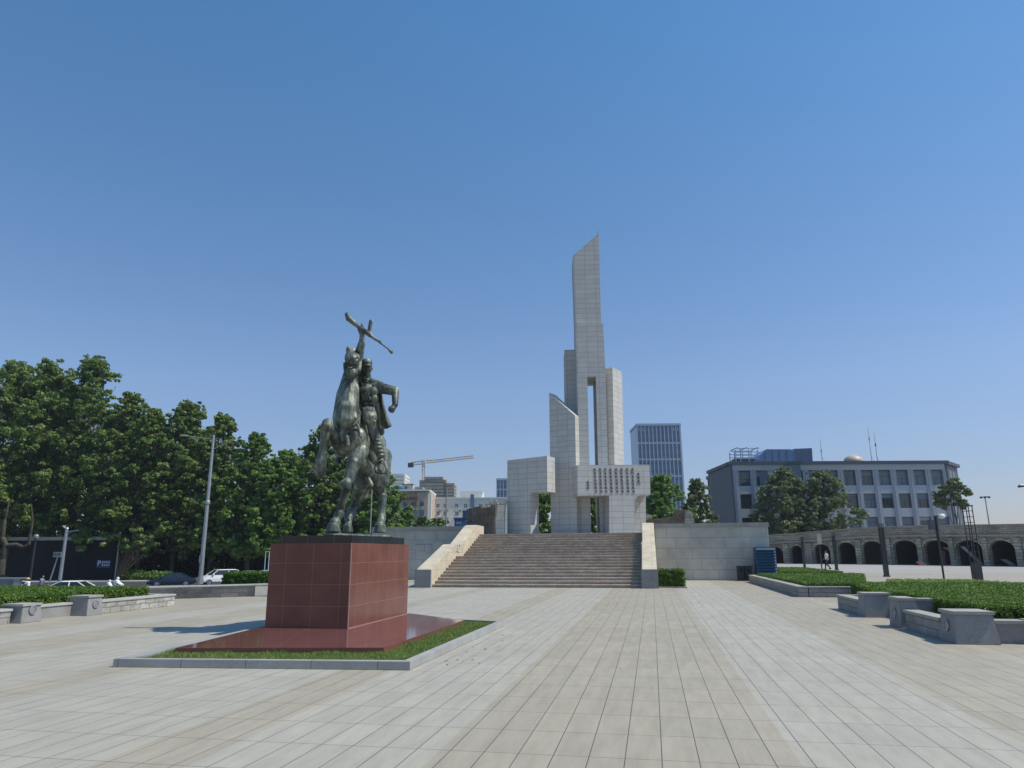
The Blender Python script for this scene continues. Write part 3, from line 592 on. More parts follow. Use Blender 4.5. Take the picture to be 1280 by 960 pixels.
# right-hand beds
hedge('hedge', 'long low clipped hedge filling the stone bed nearest the terrace wall', 5.65, 7.7, 29.4, 42.2, .05, .47, 78000, 'clipped hedges', .036, lump=.035, skr=3.3)
hedge('hedge', 'low clipped hedge behind the blue louvred box, reaching towards the far plaza', 7.0, 10.6, 44.5, 56, .05, .50, 26000, 'clipped hedges', .05, lump=.035)
hedge('hedge', 'broad clipped hedge in the middle bed, behind the pair of plain stone piers', 5.95, 12.6, 21.2, 28.6, .05, .53, 80000, 'clipped hedges', .036, lump=.035, skl=1.1)
hedge('ground_cover', 'looser grassy planting behind the middle hedge, below the dark camera pole', 8.3, 13.2, 28.7, 34.2, .02, .42, 40000, None, .04, m='blade', lump=.05, skl=1.6)
hedge('hedge', 'nearest clipped hedge, rising behind the big stone pier with the round lamp at the right', 6.15, 13, 15.6, 20.9, .05, .60, 110000, 'clipped hedges', .028, lump=.035)
# left-hand beds
hedge('hedge', 'clipped hedge behind the left stone planter wall, in front of the white car', -22, -16.3, 15.6, 21.6, .1, .60, 80000, 'clipped hedges', .036, lump=.035)
hedge('hedge', 'short clipped hedge on the lawn just left of the red pedestal', -17.9, -14.9, 28.3, 29.6, .2, .86, 9000, 'clipped hedges', .055)
hedge('box_shrub', 'single clipped box shrub against the terrace wall right of the stair foot',   .28, 1.42, 35.6, 36.7, .03, .80, 14000, None, .036, lump=.06)
mb = MB(); mb.box(.2, 1.55, 35.45, 36.8, 0, .06); tag(obj('shrub_kerb', mb, 'kerb', bevel=.006), 'thin stone kerb round the foot of the single box shrub', 'kerb')
# ================================================================ PLANTERS
def lampdisc(t, c, axis, r=.11):
    mb = MB(); mb.lathe(c, [(r, -.01), (r, .018), (r*.78, .022), (r*.74, .004)], 20, axis); o = obj('lamp_ring', mb, 'steel', t)
    mb = MB(); mb.lathe(c, [(r*.72, -.01), (r*.7, .010), (r*.3, .016)], 16, axis); obj('lamp_lens', mb, 'lampg', o)
def pier(t, x0, x1, y0, y1, h, bat=.05, lamp=None):
    f = lambda a, b, d: (a, b, d)
    mb = MB(); vs = [(x0-bat, y0-bat, 0), (x1+bat, y0-bat, 0), (x1+bat, y1+bat, 0), (x0-bat, y1+bat, 0), (x0, y0, h-.04), (x1, y0, h-.04), (x1, y1, h-.04), (x0, y1, h-.04)]
    mb.add(vs, [(3, 2, 1, 0), (4, 5, 6, 7), (0, 1, 5, 4), (1, 2, 6, 5), (2, 3, 7, 6), (3, 0, 4, 7)])
    p = obj('pier', mb, 'pier', t, bevel=.008)
    mb = MB(); mb.box(x0-.03, x1+.03, y0-.03, y1+.03, h-.04, h+.02); obj('pier_cap', mb, 'cope', p, bevel=.008)
    if lamp:
        if lamp == 'W': lampdisc(t, (x0-bat*.62-.004, (y0+y1)/2, .3), (-1, 0, .06))
        if lamp == 'E': lampdisc(t, (x1+bat*.62+.004, (y0+y1)/2, .3), (1, 0, .06))
def wall(t, x0, x1, y0, y1, h, m, cm='cope', name='wall', ov=.03):
    mb = MB(); mb.box(x0, x1, y0, y1, -.02, h-.06); o = obj(name, mb, m, t)
    mb = MB(); mb.box(x0-ov, x1+ov, y0-ov, y1+ov, h-.06, h); obj('coping', mb, cm, o, bevel=.008)
t = thing('planter_wall', 'low grey stone bed wall running back to the blue louvred box, right of the plaza', 'planter', (5.3, 35, 0), group='stone planter walls')
wall(t, 5.28, 5.6, 28.85, 42.9, .38, 'plant'); wall(t, 5.635, 10.6, 28.85, 29.15, .38, 'plant', 'cope')
t = thing('planter_wall', 'stepped grey stone planter wall with two plain piers, middle of the right side', 'planter', (5.5, 22, 0), group='stone planter walls')
wall(t, 5.32, 5.6, 20.95, 23.3, .40, 'plant'); pier(t, 5.30, 5.90, 20.35, 20.9, .58); wall(t, 5.93, 6.6, 20.5, 20.8, .38, 'plant'); wall(t, 5.635, 6.6, 23.05, 23.3, .40, 'plant')
pier(t, 5.30, 5.62, 17.6, 18.3, .62, lamp='W'); wall(t, 5.66, 15, 18.1, 18.4, .60, 'pier', 'cope', ov=.02)
t = thing('planter_wall', 'nearest stone planter wall at right with one thick pier holding a round wall lamp', 'planter', (5.5, 16, 0), group='stone planter walls')
wall(t, 5.34, 5.62, 15.55, 17.5, .40, 'plant'); pier(t, 5.36, 6.0, 14.85, 15.5, .55, lamp='W'); wall(t, 6.06, 6.6, 15.05, 15.4, .4, 'pier'); wall(t, 6.64, 15, 15.0, 15.3, .42, 'pier')
pier(t, 6.75, 7.2, 13.4, 14.3, .5, lamp='W')
t = thing('planter_wall', 'sunlit split-face stone planter wall with round lamps at the far left of the plaza', 'planter', (-15.5, 18, 0), group='stone planter walls')
wall(t, -15.95, -15.6, 18.7, 22.0, .38, 'rough', 'copew'); pier(t, -16.1, -15.52, 18.1, 18.62, .52, lamp='E')
wall(t, -16.75, -16.2, 18.15, 18.45, .35, 'pier', 'copew'); wall(t, -16.6, -16.0, 16.65, 18.1, .36, 'pier', 'copew', 'side_wall'); pier(t, -16.1, -15.52, 15.95, 16.5, .44, lamp='E')
wall(t, -22, -16.35, 15.3, 15.6, .40, 'pier', 'copew'); wall(t, -22, -16.15, 21.7, 22.0, .38, 'rough', 'copew'); wall(t, -16.2, -15.7, 13.0, 15.8, .36, 'plant', 'copew')
t = thing('retaining_wall', 'stone retaining wall coloured dark on its shaded face and pale on its lit end, left of the red pedestal', 'wall', (-17, 26.5, 0))
def slab2(name, p, q, th, z0, z1, m, parent, bevel=0):
    p, q = Vector(p), Vector(q); d = (q-p).normalized(); n = Vector((-d.y, d.x))*th; mb = MB()
    mb.prism([tuple(p), tuple(q), tuple(q+n), tuple(p+n)], z0, z1, lambda a, b, c: (a, b, c)); return obj(name, mb, m, parent, bevel=bevel)
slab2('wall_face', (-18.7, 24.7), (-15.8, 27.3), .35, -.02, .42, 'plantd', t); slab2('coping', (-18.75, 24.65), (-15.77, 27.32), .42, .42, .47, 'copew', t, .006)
slab2('end_block', (-15.78, 27.3), (-15.2, 27.85), .4, -.02, .42, 'ashl', t); slab2('coping', (-15.75, 27.3), (-15.15, 27.87), .45, .421, .471, 'copew', t, .006)  # sunlit end of the same wall, coloured paler
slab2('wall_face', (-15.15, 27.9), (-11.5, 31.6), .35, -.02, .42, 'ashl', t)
# ================================================================ TERRACE AND STAIRS
TZ = 2.82
def terrace():
    t = thing('terrace', 'raised granite terrace with high parapet walls that carries the tall monument', 'terrace', (-5.5, 52, 0))
    mb = MB(); mb.box(-17.9, 6.75, 45.5, 82, -2.2, TZ); obj('terrace_floor', mb, 'pave', t)
    for x0, x1 in ((.24, 6.85), (-18, -11.62)):
        mb = MB(); mb.box(x0, x1, 45.15, 45.5-.003, -.02, 3.08); mb.box(x0, x1, 45.5-.003, 45.62, TZ, 3.08); o = obj('front_wall', mb, 'terrace', t)
        mb = MB(); mb.box(x0-(.0 if x0 > 0 else .08), x1+(.08 if x0 > 0 else 0), 45.07, 45.66, 3.08, 3.16); mb.box(x0-.0, x1+(.05 if x0 > 0 else 0), 45.10, 45.62, 3.16, 3.33); obj('parapet_coping', mb, 'cope', o, bevel=.012)
    for x in (-18, 6.753):
        mb = MB(); mb.box(x, x+.1, 45.5, 82, -2.2, 3.25); obj('side_wall', mb, 'terrace', t)
    mb = MB(); a = AY(530, 704, 45.14); mb.box(-15.0, -13.9, 45.12, 45.147, 1.75, 2.25); obj('pale_wall_patch', mb, 'ashl', t)  # thin paler slab set on the front wall
terrace()
def stairs():
    t = thing('grand_staircase', 'wide brown stone stairway of worn steps climbing to the terrace', 'staircase', (-5.5, 40, 0))
    n = 19; rise = TZ/n; tread = .487; land = 1.3; y = 35.3; z = 0
    prof = [(y, -.02)]
    for i in range(n):
        z += rise; prof.append((y, z)); y += tread + (land if i == 9 else 0); prof.append((y, z))
    yt = prof[-1][0]; prof[-1] = (45.5, z)
    for i in range(n):      # steps as separate courses with a small overhang and chipped edges
        y0 = prof[1+2*i][0]; y1 = prof[2+2*i][0]; z1 = prof[1+2*i][1]; y1 = min(y1+.05, 45.499); mb = MB()
        xs = [-10.78]; 
        while xs[-1] < -.6: xs.append(min(xs[-1]+random.uniform(1.1, 1.5), -.51))
        xs[-1] = -.51
        for a, b in zip(xs, xs[1:]):
            if b-a < .05: continue
            dz = random.uniform(-.004, .004); dy = random.uniform(-.006, .006)
            mb.box(a+.003, b-.003, y0-.045+dy, y1, z1-.062, z1+dz)
        obj('tread', mb, 'stepm', t, bevel=.009); mb = MB(); mb.box(-10.779, -.511, y0+.012, y1-.05, z1-rise+(.0 if i else -.02)-.003, z1-.064)
        obj('riser', mb, 'riserm', t)
    # balustrades: sloping slabs with a pale face, level landings, low plain end blocks
    for s, (x0, x1) in (('r', (-.50, .20)), ('l', (-11.56, -10.80))):
        pr = [(35.0, -.02), (35.0, .80), (35.2, .92), (39.6, 2.12), (41.1, 2.16), (44.3, 3.28), (44.9, 3.38), (46.3, 3.38), (46.3, 2.6), (44.3, -.02)]
        if s == 'l': pr[-3] = (46.6, 3.36); pr[-2] = (46.6, 2.6)
        mb = MB(); mb.prism(pr[::-1], x0, x1, lambda a, b, d: (d, a, b)); o = obj('balustrade', mb, 'bal', t, bevel=.02)
        mb = MB(); mb.box(x0-.04, x1+.04, 34.86, 35.0, -.02, .86); mb.box(x0-.05, x1+.05, 34.84, 34.99, .44, .47); obj('end_block', mb, 'pier', o, bevel=.012)
        # carved scroll at the landing
        mb = MB(); f = x1+.012 if s == 'l' else x0-.012
        for q in range(10):
            a0, a1 = 2*math.pi*q/10, 2*math.pi*(q+1)/10; mb.tube((f, 40.2+.26*math.cos(a0), 1.92+.22*math.sin(a0)), (f, 40.2+.26*math.cos(a1), 1.92+.22*math.sin(a1)), .04, n=6)
        mb.tube((f, 39.7, 1.74), (f, 40.6, 2.0), .035, n=6); mb.ell((f, 40.2, 1.93), .03, .1, .09); obj('carved_scroll', mb, 'ashl', o)
stairs()
# relief walls on the terrace
def reliefs():
    t = thing('relief_wall', 'brown carved relief wall with a pale stone end, left of the stair head', 'wall', (-12, 49, TZ))
    O = AY(618, 667, 49.0); ang = rad(-52); u = Vector((math.cos(ang), math.sin(ang), 0)); v = Vector((-u.y, u.x, 0))
    def pl(poly, d0, d1, m, name, bev=0, par=t):
        mb = MB(); mb.prism(poly, d0, d1, lambda a, b, d: tuple(O+u*a+v*d+Vector((0, 0, b-O.z)))); return obj(name, mb, m, par, bevel=bev)
    L = [on_plane(x, y, O, ang) for x, y in ((583, 637), (592, 634), (606, 632), (619, 631))]
    base = TZ
    pl([(L[0][0], base), (0, base)]+[L[3], L[2], L[1], L[0]], 0, .8, 'relief', 'carved_face')
    # figures in relief
    mb = MB()
    for i in range(26):
        a = L[0][0]+.3+(-L[0][0]-.4)*random.random(); z = base+random.uniform(.2, 1.2+1.0*(1-a/L[0][0]))
        z = min(z, TZ+1.3); mb.ell(O+u*a+v*(-.0)+Vector((0, 0, z-O.z)), random.uniform(.1, .2), .07, random.uniform(.2, .4))
    obj('relief_figures', mb, 'relief', t, smooth=True)
    O2 = AY(619, 667, 49.0); a2 = rad(8); p = [on_plane(x, y, O2, a2) for x, y in ((619.5, 669), (630.5, 669), (630.5, 631), (619.5, 631))]
    mb = MB(); u2 = Vector((math.cos(a2), math.sin(a2), 0)); v2 = Vector((-u2.y, u2.x, 0))
    mb.prism([(p[0][0], TZ), (p[1][0], TZ), (p[2][0], p[2][1]), (p[3][0], p[3][1])], 0, .7, lambda a, b, d: tuple(O2+u2*a+v2*d+Vector((0, 0, b-O2.z))))
    obj('pale_end', mb, 'ashl', t, bevel=.02)
    t2 = thing('flag_sculpture', 'white angular stone sculpture jutting up from the left relief wall', 'sculpture', tuple(AY(612, 632, 49.4)))
    mb = MB(); Y = 49.45
    mb.prism([(600, 635), (612, 634), (626, 633), (631, 630), (634, 625), (626, 624.5), (618, 625.5), (606, 631)], 0, .5, lambda a, b, d: tuple(AY(a, b, Y)+Vector((0, d, 0))))
    for k in range(4): mb.tube(AY(605+k*6, 634-k, Y-.1), AY(602+k*6, 629-k*1.6, Y-.25), .05, .05, 5)
    obj('stone_banner', mb, 'ashl', t2, bevel=.02)
    t = thing('relief_wall', 'low brown relief wall with a rough white stone end, right of the monument', 'wall', (3, 52, TZ))
    Y = 56; mb = MB()
    mb.prism([(800, 670), (857, 670), (856, 637), (842, 638), (841, 647), (822, 648), (800, 650)], 0, .8, lambda a, b, d: tuple(AY(a, b, Y)+Vector((0, d, 0)))); obj('carved_face', mb, 'relief', t)
    mb = MB(); P = [(855.5, 670), (870, 670), (867.5, 650), (865, 640), (860, 638), (856, 637.5)]
    mb.prism(P, -.3, .9, lambda a, b, d: tuple(AY(a, b, Y-.2)+Vector((0, d, 0)))); obj('rough_end', mb, 'rough', t, bevel=.05)
    mb = MB(); mb.prism([(806, 647.5), (814, 647), (814, 644), (812, 643), (806, 643.5)], 0, .3, lambda a, b, d: tuple(AY(a, b, Y-1)+Vector((0, d, 0)))); mb.prism([(808, 649), (811, 649), (811, 647.6), (808, 647.6)], 0, .3, lambda a, b, d: tuple(AY(a, b, Y-1)+Vector((0, d, 0))))
    obj('white_figure', mb, 'ashl', t)
reliefs()
# ================================================================ MONUMENT
def monument():
    t = thing('monument', 'tall grey granite monument of stepped pillars and an inscribed slab on the terrace', 'monument', (-3.2, 50, TZ))
    def frame(px, py, Y, ang):
        O = AY(px, py, Y); O.z = 0; return O, rad(ang)
    def piece(name, fr, poly, th, d0=0., floor=False, m='mono', par=t, bev=.012, world=None):
        """poly in photo pixels on the piece's front plane; its own empty turns it"""
        O, ang = fr; n = Vector((-math.sin(ang), math.cos(ang), 0)); O2 = O+n*d0
        q = [on_plane(x, y, O2, ang) for x, y in poly]
        if floor: q = [(a, max(b, TZ) if b > TZ+.5 else TZ) for a, b in q]
        ar = sum(q[i][0]*q[(i+1) % len(q)][1]-q[(i+1) % len(q)][0]*q[i][1] for i in range(len(q)))
        if ar > 0: q = q[::-1]
        mb = MB(); mb.prism(q, 0, th, lambda a, b, d: (a, d, b)); me = mesh_of(name, mb, m, bevel=bev)
        o = bpy.data.objects.new(name, me); COL.objects.link(o); o.parent = par
        W = Matrix.Translation(O2) @ Matrix.Rotation(ang, 4, 'Z'); o.matrix_basis = Matrix.Translation(-t.location) @ W if par == t else W
        return o
    A = frame(660, 668, 49.6, -21.8); B = frame(700, 668, 50.9, -19); Fq = frame(722, 620, 48.9, 17.); C_ = frame(740, 620, 51.2, 8.5); D_ = frame(712, 600, 53.2, 8.5); E_ = frame(762, 600, 52.4, -21.8)
    piece('left_wing', A, [(634, 575.5), (683.5, 569.8), (684, 614.5), (663, 616), (663.3, 667), (634, 667)], 1.15, floor=True)
    piece('slanted_pillar', B, [(686.3, 490.5), (718.6, 519.3), (721.5, 667), (688.8, 667)], 1.1, floor=True)
    # main tower: upper shaft, lower stage with a slot between two legs
    piece('tower_shaft', C_, [(716.3, 319), (748.4, 291.5), (751.4, 404), (751.4, 410), (719.5, 410)], 2.6, d0=.35)
    piece('tower_head', C_, [(719.4, 404.6), (753.8, 404.3), (757.3, 470.4), (721.2, 470.9)], 3.1)
    piece('tower_leg', C_, [(721.2, 470.4), (734.1, 470.4), (739, 667), (726.5, 667)], 3.1, floor=True, bev=0.)
    piece('tower_leg', C_, [(744.8, 470.4), (757.3, 470.4), (761.6, 667), (750.2, 667)], 3.1, floor=True, bev=0.)
    piece('rear_pillar', D_, [(705.5, 437.3), (719, 437), (723, 667), (709, 667)], 2.2, floor=True)
    piece('side_pillar', E_, [(752, 461.5), (765.4, 459), (768.5, 600), (769, 667), (757, 667)], 1.75, floor=True)
    for x, y in ((746.5, 293), (748.2, 292)):
        mb = MB(); p = AY(x, y, 52.6); mb.tube(p-Vector((0, 0, .3)), p+Vector((0, 0, .35)), .015); obj('lightning_rod', mb, 'steel', t)
    # inscribed slab and its columns
    sl = piece('inscribed_slab', Fq, [(721.5, 581.2), (812, 580.9), (813.2, 618.8), (722, 619.6)], 2.3)
    arch = [(793.4, 667), (793.4, 627)]+[(793.4+8*(1-math.cos(a)), 627-8*math.sin(a)) for a in [rad(x) for x in range(15, 91, 15)]]+[(806, 619)]
    piece('front_column', Fq, [(761.6, 619.2)]+[(x, y) for x, y in arch[::-1] if y < 667.1]+[(761.6, 667)], 1.3, floor=True, d0=.004)
    piece('rear_column', Fq, [(785, 619), (807.2, 619), (807.6, 667), (785, 667)], .9, d0=1.32, floor=True)
    # columns of cut characters (each glyph is a cluster of brush strokes too small to read)
    O, ang = Fq; q = (O, ang); zc = []
    def glyph(mb, cx, cy, s, gate=False):
        def st(x0, y0, x1, y1, w0=.2, w1=.15):
            w0 *= .75; w1 *= .75
            a = on_plane(cx+x0*s, cy+y0*s, O, ang); b = on_plane(cx+x1*s, cy+y1*s, O, ang); A_ = Vector(a); B_ = Vector(b)
            d = (B_-A_); L = d.length or 1; d /= L; n = Vector((-d.y, d.x)); sc = .055*s
            pts = [A_-n*w0*sc, B_-n*w1*sc, B_+n*w1*sc, A_+n*w0*sc]
            mb.prism([tuple(p) for p in pts[::-1]], -.03, .0, lambda a, b, d: (a, d, b))
        if gate:
            st(-1, -.8, -1, 1); st(-.6, -.9, 1, -.9); st(1, -.9, 1, 1); st(-1.1, -1.1, -.8, -.9); return
        for k in range(random.choice((2, 3, 3))): y = -.8+k*.75+random.uniform(-.15, .15); st(-random.uniform(.5, 1), y+.1, random.uniform(.5, 1), y-.1)
        for k in range(random.choice((1, 2))): x = random.uniform(-.6, .6); st(x, -1, x+random.uniform(-.2, .2), random.uniform(.3, 1))
        st(random.uniform(-.3, .1), -.1, -1, 1, .3, .1); st(random.uniform(-.1, .3), 0, 1, .95, .2, .4)
        if random.random() < .6: st(-.9, -.3, -.6, .2)
    cols = [(x, 586.9, 4.53, 7, None) for x in (743.4, 750.1, 756.3, 763., 770., 776.6, 783.7)]+[(790.3, 586.9, 4.53, 7, 1), (797.8, 592.6, 4.05, 4, 3), (734.8, 602.4, 3.6, 3, None)]
    for x, y, dy, k, gt in cols:
        mb = MB()
        for i in range(k): glyph(mb, x+i*.28, y+dy*i, 1.5 if k != 3 else 1.3, gt == i)
        me = mesh_of('character_column', mb, 'lead'); o = bpy.data.objects.new('character_column', me); COL.objects.link(o); o.parent = sl
monument()
# ================================================================ TREES
def tree(name, label, base, H, R, n, m='leaf', lean=0., group=None, cb=.18, shape=1., nb=46, size=.2, tr=.2, seed=0, flat=.85, gap=0.):
    """trunk and limbs carry clumps of leaves; H height of crown top, R crown radius, cb crown base as share of H"""
    rnd = random.Random(seed); base = Vector(base); t = thing(name, label, 'tree', tuple(base), group=group)
    tk = MB(); zc = H*cb; top = base+Vector((lean*.4, 0, H*.8)); pts = [base]
    for k in range(1, 6): pts.append(base+(top-base)*(k/5)+Vector((rnd.uniform(-.2, .2), rnd.uniform(-.2, .2), 0))*R*.25)
    for k in range(5): tk.tube(pts[k]-Vector((0, 0, .06)), pts[k+1], tr*(1-.17*k), tr*(1-.17*(k+1)), 8)
    blobs = []
    for i in range(nb):
        f = (i+.5)/nb; f = f**.9; z = zc+(H-zc)*(.04+.93*f); prof = math.sin(math.pi*min(1, (.16+.84*f)**shape))**.6 if f < .97 else .2
        prof *= (1-.42*f**2.2); a = i*2.39996+rnd.uniform(-.5, .5); r = R*prof*(rnd.uniform(.5, 1.0) if i % 3 else rnd.uniform(.1, .5))
        c = base+Vector((lean*f+r*math.cos(a), r*math.sin(a), z)); br = R*rnd.uniform(.8, 1.35)*(1-.25*f)*(1.25/nb**.42)*.85; c.z = min(c.z, base.z+H-br*.85*flat)
        blobs.append((c, br))
        if i % 2 == 0:
            s_ = pts[1+min(4, int(f*4.2))]; s_ = Vector((s_.x, s_.y, min(s_.z, c.z-.2))); mid = (s_+c)/2+Vector((0, 0, -.12*R))
            tk.tube(s_, mid, tr*.34, tr*.2, 5); tk.tube(mid, c, tr*.2, tr*.07, 5)
    obj('trunk', tk, 'bark', t)
    sp = []
    for c, br in blobs:
        for _ in range(9):
            d = Vector((rnd.gauss(0, 1), rnd.gauss(0, 1), rnd.gauss(.1, 1))).normalized()*rnd.uniform(.35, 1.3)
            q = c+Vector((d.x, d.y, d.z*flat))*br; q.z = min(q.z, base.z+H-br*.25); sp.append((q, br*rnd.uniform(.28, .5)))
    for _ in range(int(nb*1.2)):      # stray shoots
        c, br = blobs[rnd.randrange(nb)]; d = Vector((rnd.gauss(0, 1), rnd.gauss(0, 1), rnd.gauss(.6, .8))).normalized()*rnd.uniform(1.2, 1.7); q = c+d*br; sp.append((Vector((q.x, q.y, min(q.z, base.z+H))), br*rnd.uniform(.12, .25)))
    blobs = sp; sp = []
    P, N, S = leaves(blobs+sp, n, size, .6); obj('crown', quads_mesh('crown', P, N, S, m), None, t); return t
# the wooded roadside on the left: (centre px, top px, half-width px, distance, label bits)
row = [(-18, 452, 60, 99, 'tall dark plane tree cut off by the left edge of the photo'),
 (30, 450, 46, 102, 'tall double-topped plane tree over the left lamp posts and black hoarding'),
 (84, 445, 50, 104, 'tallest plane tree of the roadside row, pointed crown above the black hoarding'),
 (140, 490, 42, 103, 'broad plane tree above the hoarding end, next to the tallest tree'),
 (172, 512, 34, 100, 'lower plane tree behind the scooter with two white riders'),
 (216, 500, 42, 102, 'rounded plane tree just left of the tall street lamp top'),
 (262, 517, 36, 103, 'plane tree directly behind the top of the tall street lamp'),
 (306, 542, 32, 101, 'bright green plane tree above the white off-roader'),
 (346, 563, 32, 102, 'low bright plane tree above the left end of the red pedestal'),
 (392, 531, 36, 106, 'dark plane tree rising behind the raised foreleg of the bronze horse'),
 (432, 560, 30, 108, 'plane tree behind the legs of the bronze horse'),
 (468, 590, 30, 104, 'plane tree behind the tail end of the bronze horse')]
for i, (cx, ty, hw, d, lab) in enumerate(row):
    b = AD(cx+(0 if cx < 300 else 4), 700, d); b.z = PZ+.1; topz = AD(cx, ty, d).z; R = hw/F*d*1.5
    tree('plane_tree', lab, b, topz-PZ, R, 36000, 'leafb' if i in (7, 8, 11) else 'leaf', group='plane trees along the road', cb=.12, nb=100, size=.225, tr=.34, seed=11+i, shape=1.1)
# shade-dark shrubs and low branches under the row
def thicket(name, label, pts, n, size, m, cat='bushes'):
    bl = []
    for (px, py, d, r) in pts: bl.append((AD(px, py, d), r))
    P, N, S = leaves(bl, n, size, .9); o = obj(name, quads_mesh(name, P, N, S, m), None); return tag(o, label, cat, kind='stuff')
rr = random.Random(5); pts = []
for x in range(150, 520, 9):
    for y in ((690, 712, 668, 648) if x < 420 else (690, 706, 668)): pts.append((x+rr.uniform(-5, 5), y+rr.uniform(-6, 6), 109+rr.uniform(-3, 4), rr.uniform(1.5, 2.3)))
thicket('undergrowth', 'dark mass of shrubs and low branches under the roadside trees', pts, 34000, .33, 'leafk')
pts = [(x, 719+rr.uniform(-2, 2), 98, rr.uniform(.5, .8)) for x in range(152, 215, 5)]
thicket('verge_plants', 'low bright verge plants behind the dark blue sedan', pts, 2500, .2, 'leafb')
pts = []; prof = [(-40, 470), (30, 475), (84, 470), (140, 515), (216, 525), (262, 545), (306, 568), (346, 588), (392, 556), (432, 580), (468, 605), (500, 640)]
for x in range(-40, 492, 11):
    for (a, ya), (b, yb) in zip(prof, prof[1:]):
        if a <= x <= b: ty = ya+(yb-ya)*(x-a)/(b-a)
    y = ty+14
    while y < 690: pts.append((x+rr.uniform(-6, 6), y+rr.uniform(-7, 7), 118+rr.uniform(-4, 6), rr.uniform(1.6, 2.6))); y += 19
thicket('woods', 'mass of leafy trees filling in behind the roadside plane trees', pts, 60000, .36, 'leafd', 'woods')
# other trees
def tr2(label, px, topy, basey, hw, d, n, m='leaf', basez=None, **k):
    b = AD(px, basey, d); b.z = basez if basez is not None else b.z; H = AD(px, topy, d).z-b.z
    return tree('broadleaf_tree', label, b, H, hw/F*d*1.2, n, m, **k)
tr2('tree seen through the opening of the monument left wing', 679, 612, 690, 26, 92, 7000, basez=0, nb=34, size=.3, seed=41, cb=.1)
tr2('tree seen through the narrow gap under the inscribed slab', 742, 618, 690, 15, 92, 5000, basez=0, nb=30, size=.3, seed=42, cb=.1)
tr2('green tree in front of the blue glass tower, right of the monument', 831, 594, 690, 34, 95, 16000, 'leafb', basez=0, nb=70, size=.22, seed=43, cb=.1)
tr2('open-branched tree at the left corner of the grey office block', 875, 599, 690, 23, 105, 8500, 'leafd', basez=0, nb=40, size=.24, seed=44, cb=.2)
tr2('broad loose tree growing before the left half of the grey office block', 986, 585, 690, 40, 116, 20000, 'leafd', basez=0, nb=90, size=.25, seed=45, cb=.05, shape=1.5)
tr2('second loose tree leaning right before the grey office block', 1028, 588, 690, 40, 115, 17000, 'leafd', basez=0, nb=80, size=.25, seed=46, cb=.05, lean=1., shape=1.5)
tr2('small olive tree top by the right corner of the grey office block', 1201, 598, 690, 16, 112, 2600, 'leafd', basez=0, nb=14, size=.28, seed=47, cb=.66, lean=.3)
for i, (x, ty, hw, d, l) in enumerate([(498, 634, 24, 150, 'round green bush beside the bronze horse hind leg, before the tan building'), (528, 646, 20, 150, 'middle round bush below the tan building'), (548, 648, 20, 148, 'rightmost round bush, below the white building windows')]):
    b = AD(x, 690, d); b.z = 0; tree('round_tree', l, b, AD(x, ty, d).z, hw/F*d*1.15, 6000, 'leafb' if i == 0 else 'leaf', nb=26, size=.36, seed=60+i, cb=.1, tr=.2, group='round bushes below the far buildings')
# bare thorny bush
t = thing('bare_bush', 'leafless brown bush with fanned twigs at the end of the black hoarding', 'bush', tuple(AD(147, 722, 97)))
mb = MB(); rb = random.Random(3); b0 = AD(146, 722, 97)
for i in range(46):
    e = AD(rb.uniform(149, 184), rb.uniform(668, 700), 97+rb.uniform(-1.5, 1.5)); m1 = b0+(e-b0)*.5+Vector((0, 0, rb.uniform(-.3, .3)))
    mb.tube(b0, m1, .05, .035, 4); mb.tube(m1, e, .035, .012, 4)
    for _ in range(3): q = m1+(e-m1)*rb.random(); mb.tube(q, q+Vector((rb.uniform(-.7, .7), rb.uniform(-.4, .4), rb.uniform(.1, .8))), .02, .008, 3)
obj('twigs', mb, 'twig', t)
# bare limb of the left-most tree
t = thing('pollarded_tree', 'thick bare pollarded trunk with one bent limb at the far left edge', 'tree', tuple(AD(2, 722, 80)))
mb = MB(); L = [(0, 724, .42), (4, 700, .38), (8, 683, .34), (20, 681, .24), (30, 684, .2), (36, 680, .18), (38, 668, .16), (41, 652, .1), (39, 630, .05)]
for a, b in zip(L, L[1:]): mb.caps(AD(a[0], a[1], 80), AD(b[0], b[1], 80), a[2], b[2], n=8, k=3)
L = [(8, 683, .3), (3, 672, .26), (6, 650, .16), (12, 625, .06)]
for a, b in zip(L, L[1:]): mb.caps(AD(a[0], a[1], 80), AD(b[0], b[1], 80), a[2], b[2], n=8, k=3)
obj('trunk', mb, 'bark', t, smooth=True)
# ================================================================ HOARDING, POLES, SIGNS ON THE LEFT
def vplane(d): return Matrix(((RT.x, FW.x, 0, FW.x*d), (RT.y, FW.y, 0, FW.y*d), (0, 0, 1, 0), (0, 0, 0, 1)))   # local x right, y away, z up at forward distance d
def SX(px, py, d): p = AD(px, py, d); return p.dot(RT)
t = thing('hoarding', 'long black site hoarding with a pale top strip behind the lamp posts', 'hoarding', tuple(AD(70, 722, 96)))
T = vplane(99.2); x0 = SX(-260, 700, 99.2); x1 = SX(146, 700, 99.2); zt = AD(146, 675, 99.2).z
mb = MB(); k = x0
while k < x1-.1:
    e = min(k+2.45, x1); mb.box(k, e-.03, random.uniform(-.01, .01), .08, PZ+.1, zt, T); k = e
obj('panel', mb, 'netting', t)
mb = MB(); mb.box(x0, x1, -.06, .12, zt+.003, zt+.45, T); obj('top_strip', mb, 'cope', t)
for k in range(int(x0), int(x1), 5): mb = MB(); mb.box(k, k+.1, .1, .2, PZ, zt+.3, T); obj('post', mb, 'steel', t)
mb = MB(); mb.box(x1, x1+.14, -.12, .1, PZ, zt+1.1, T); obj('post', mb, 'steel', t)
s = thing('parking_sign', 'small navy parking board with a white P on the black hoarding', 'sign', tuple(AD(129, 706, 98.9)))
T = vplane(98.95); a = SX(120.5, 706, 98.95); b = SX(138, 706, 98.95); z0 = AD(129, 710, 98.95).z; z1 = AD(129, 700, 98.95).z
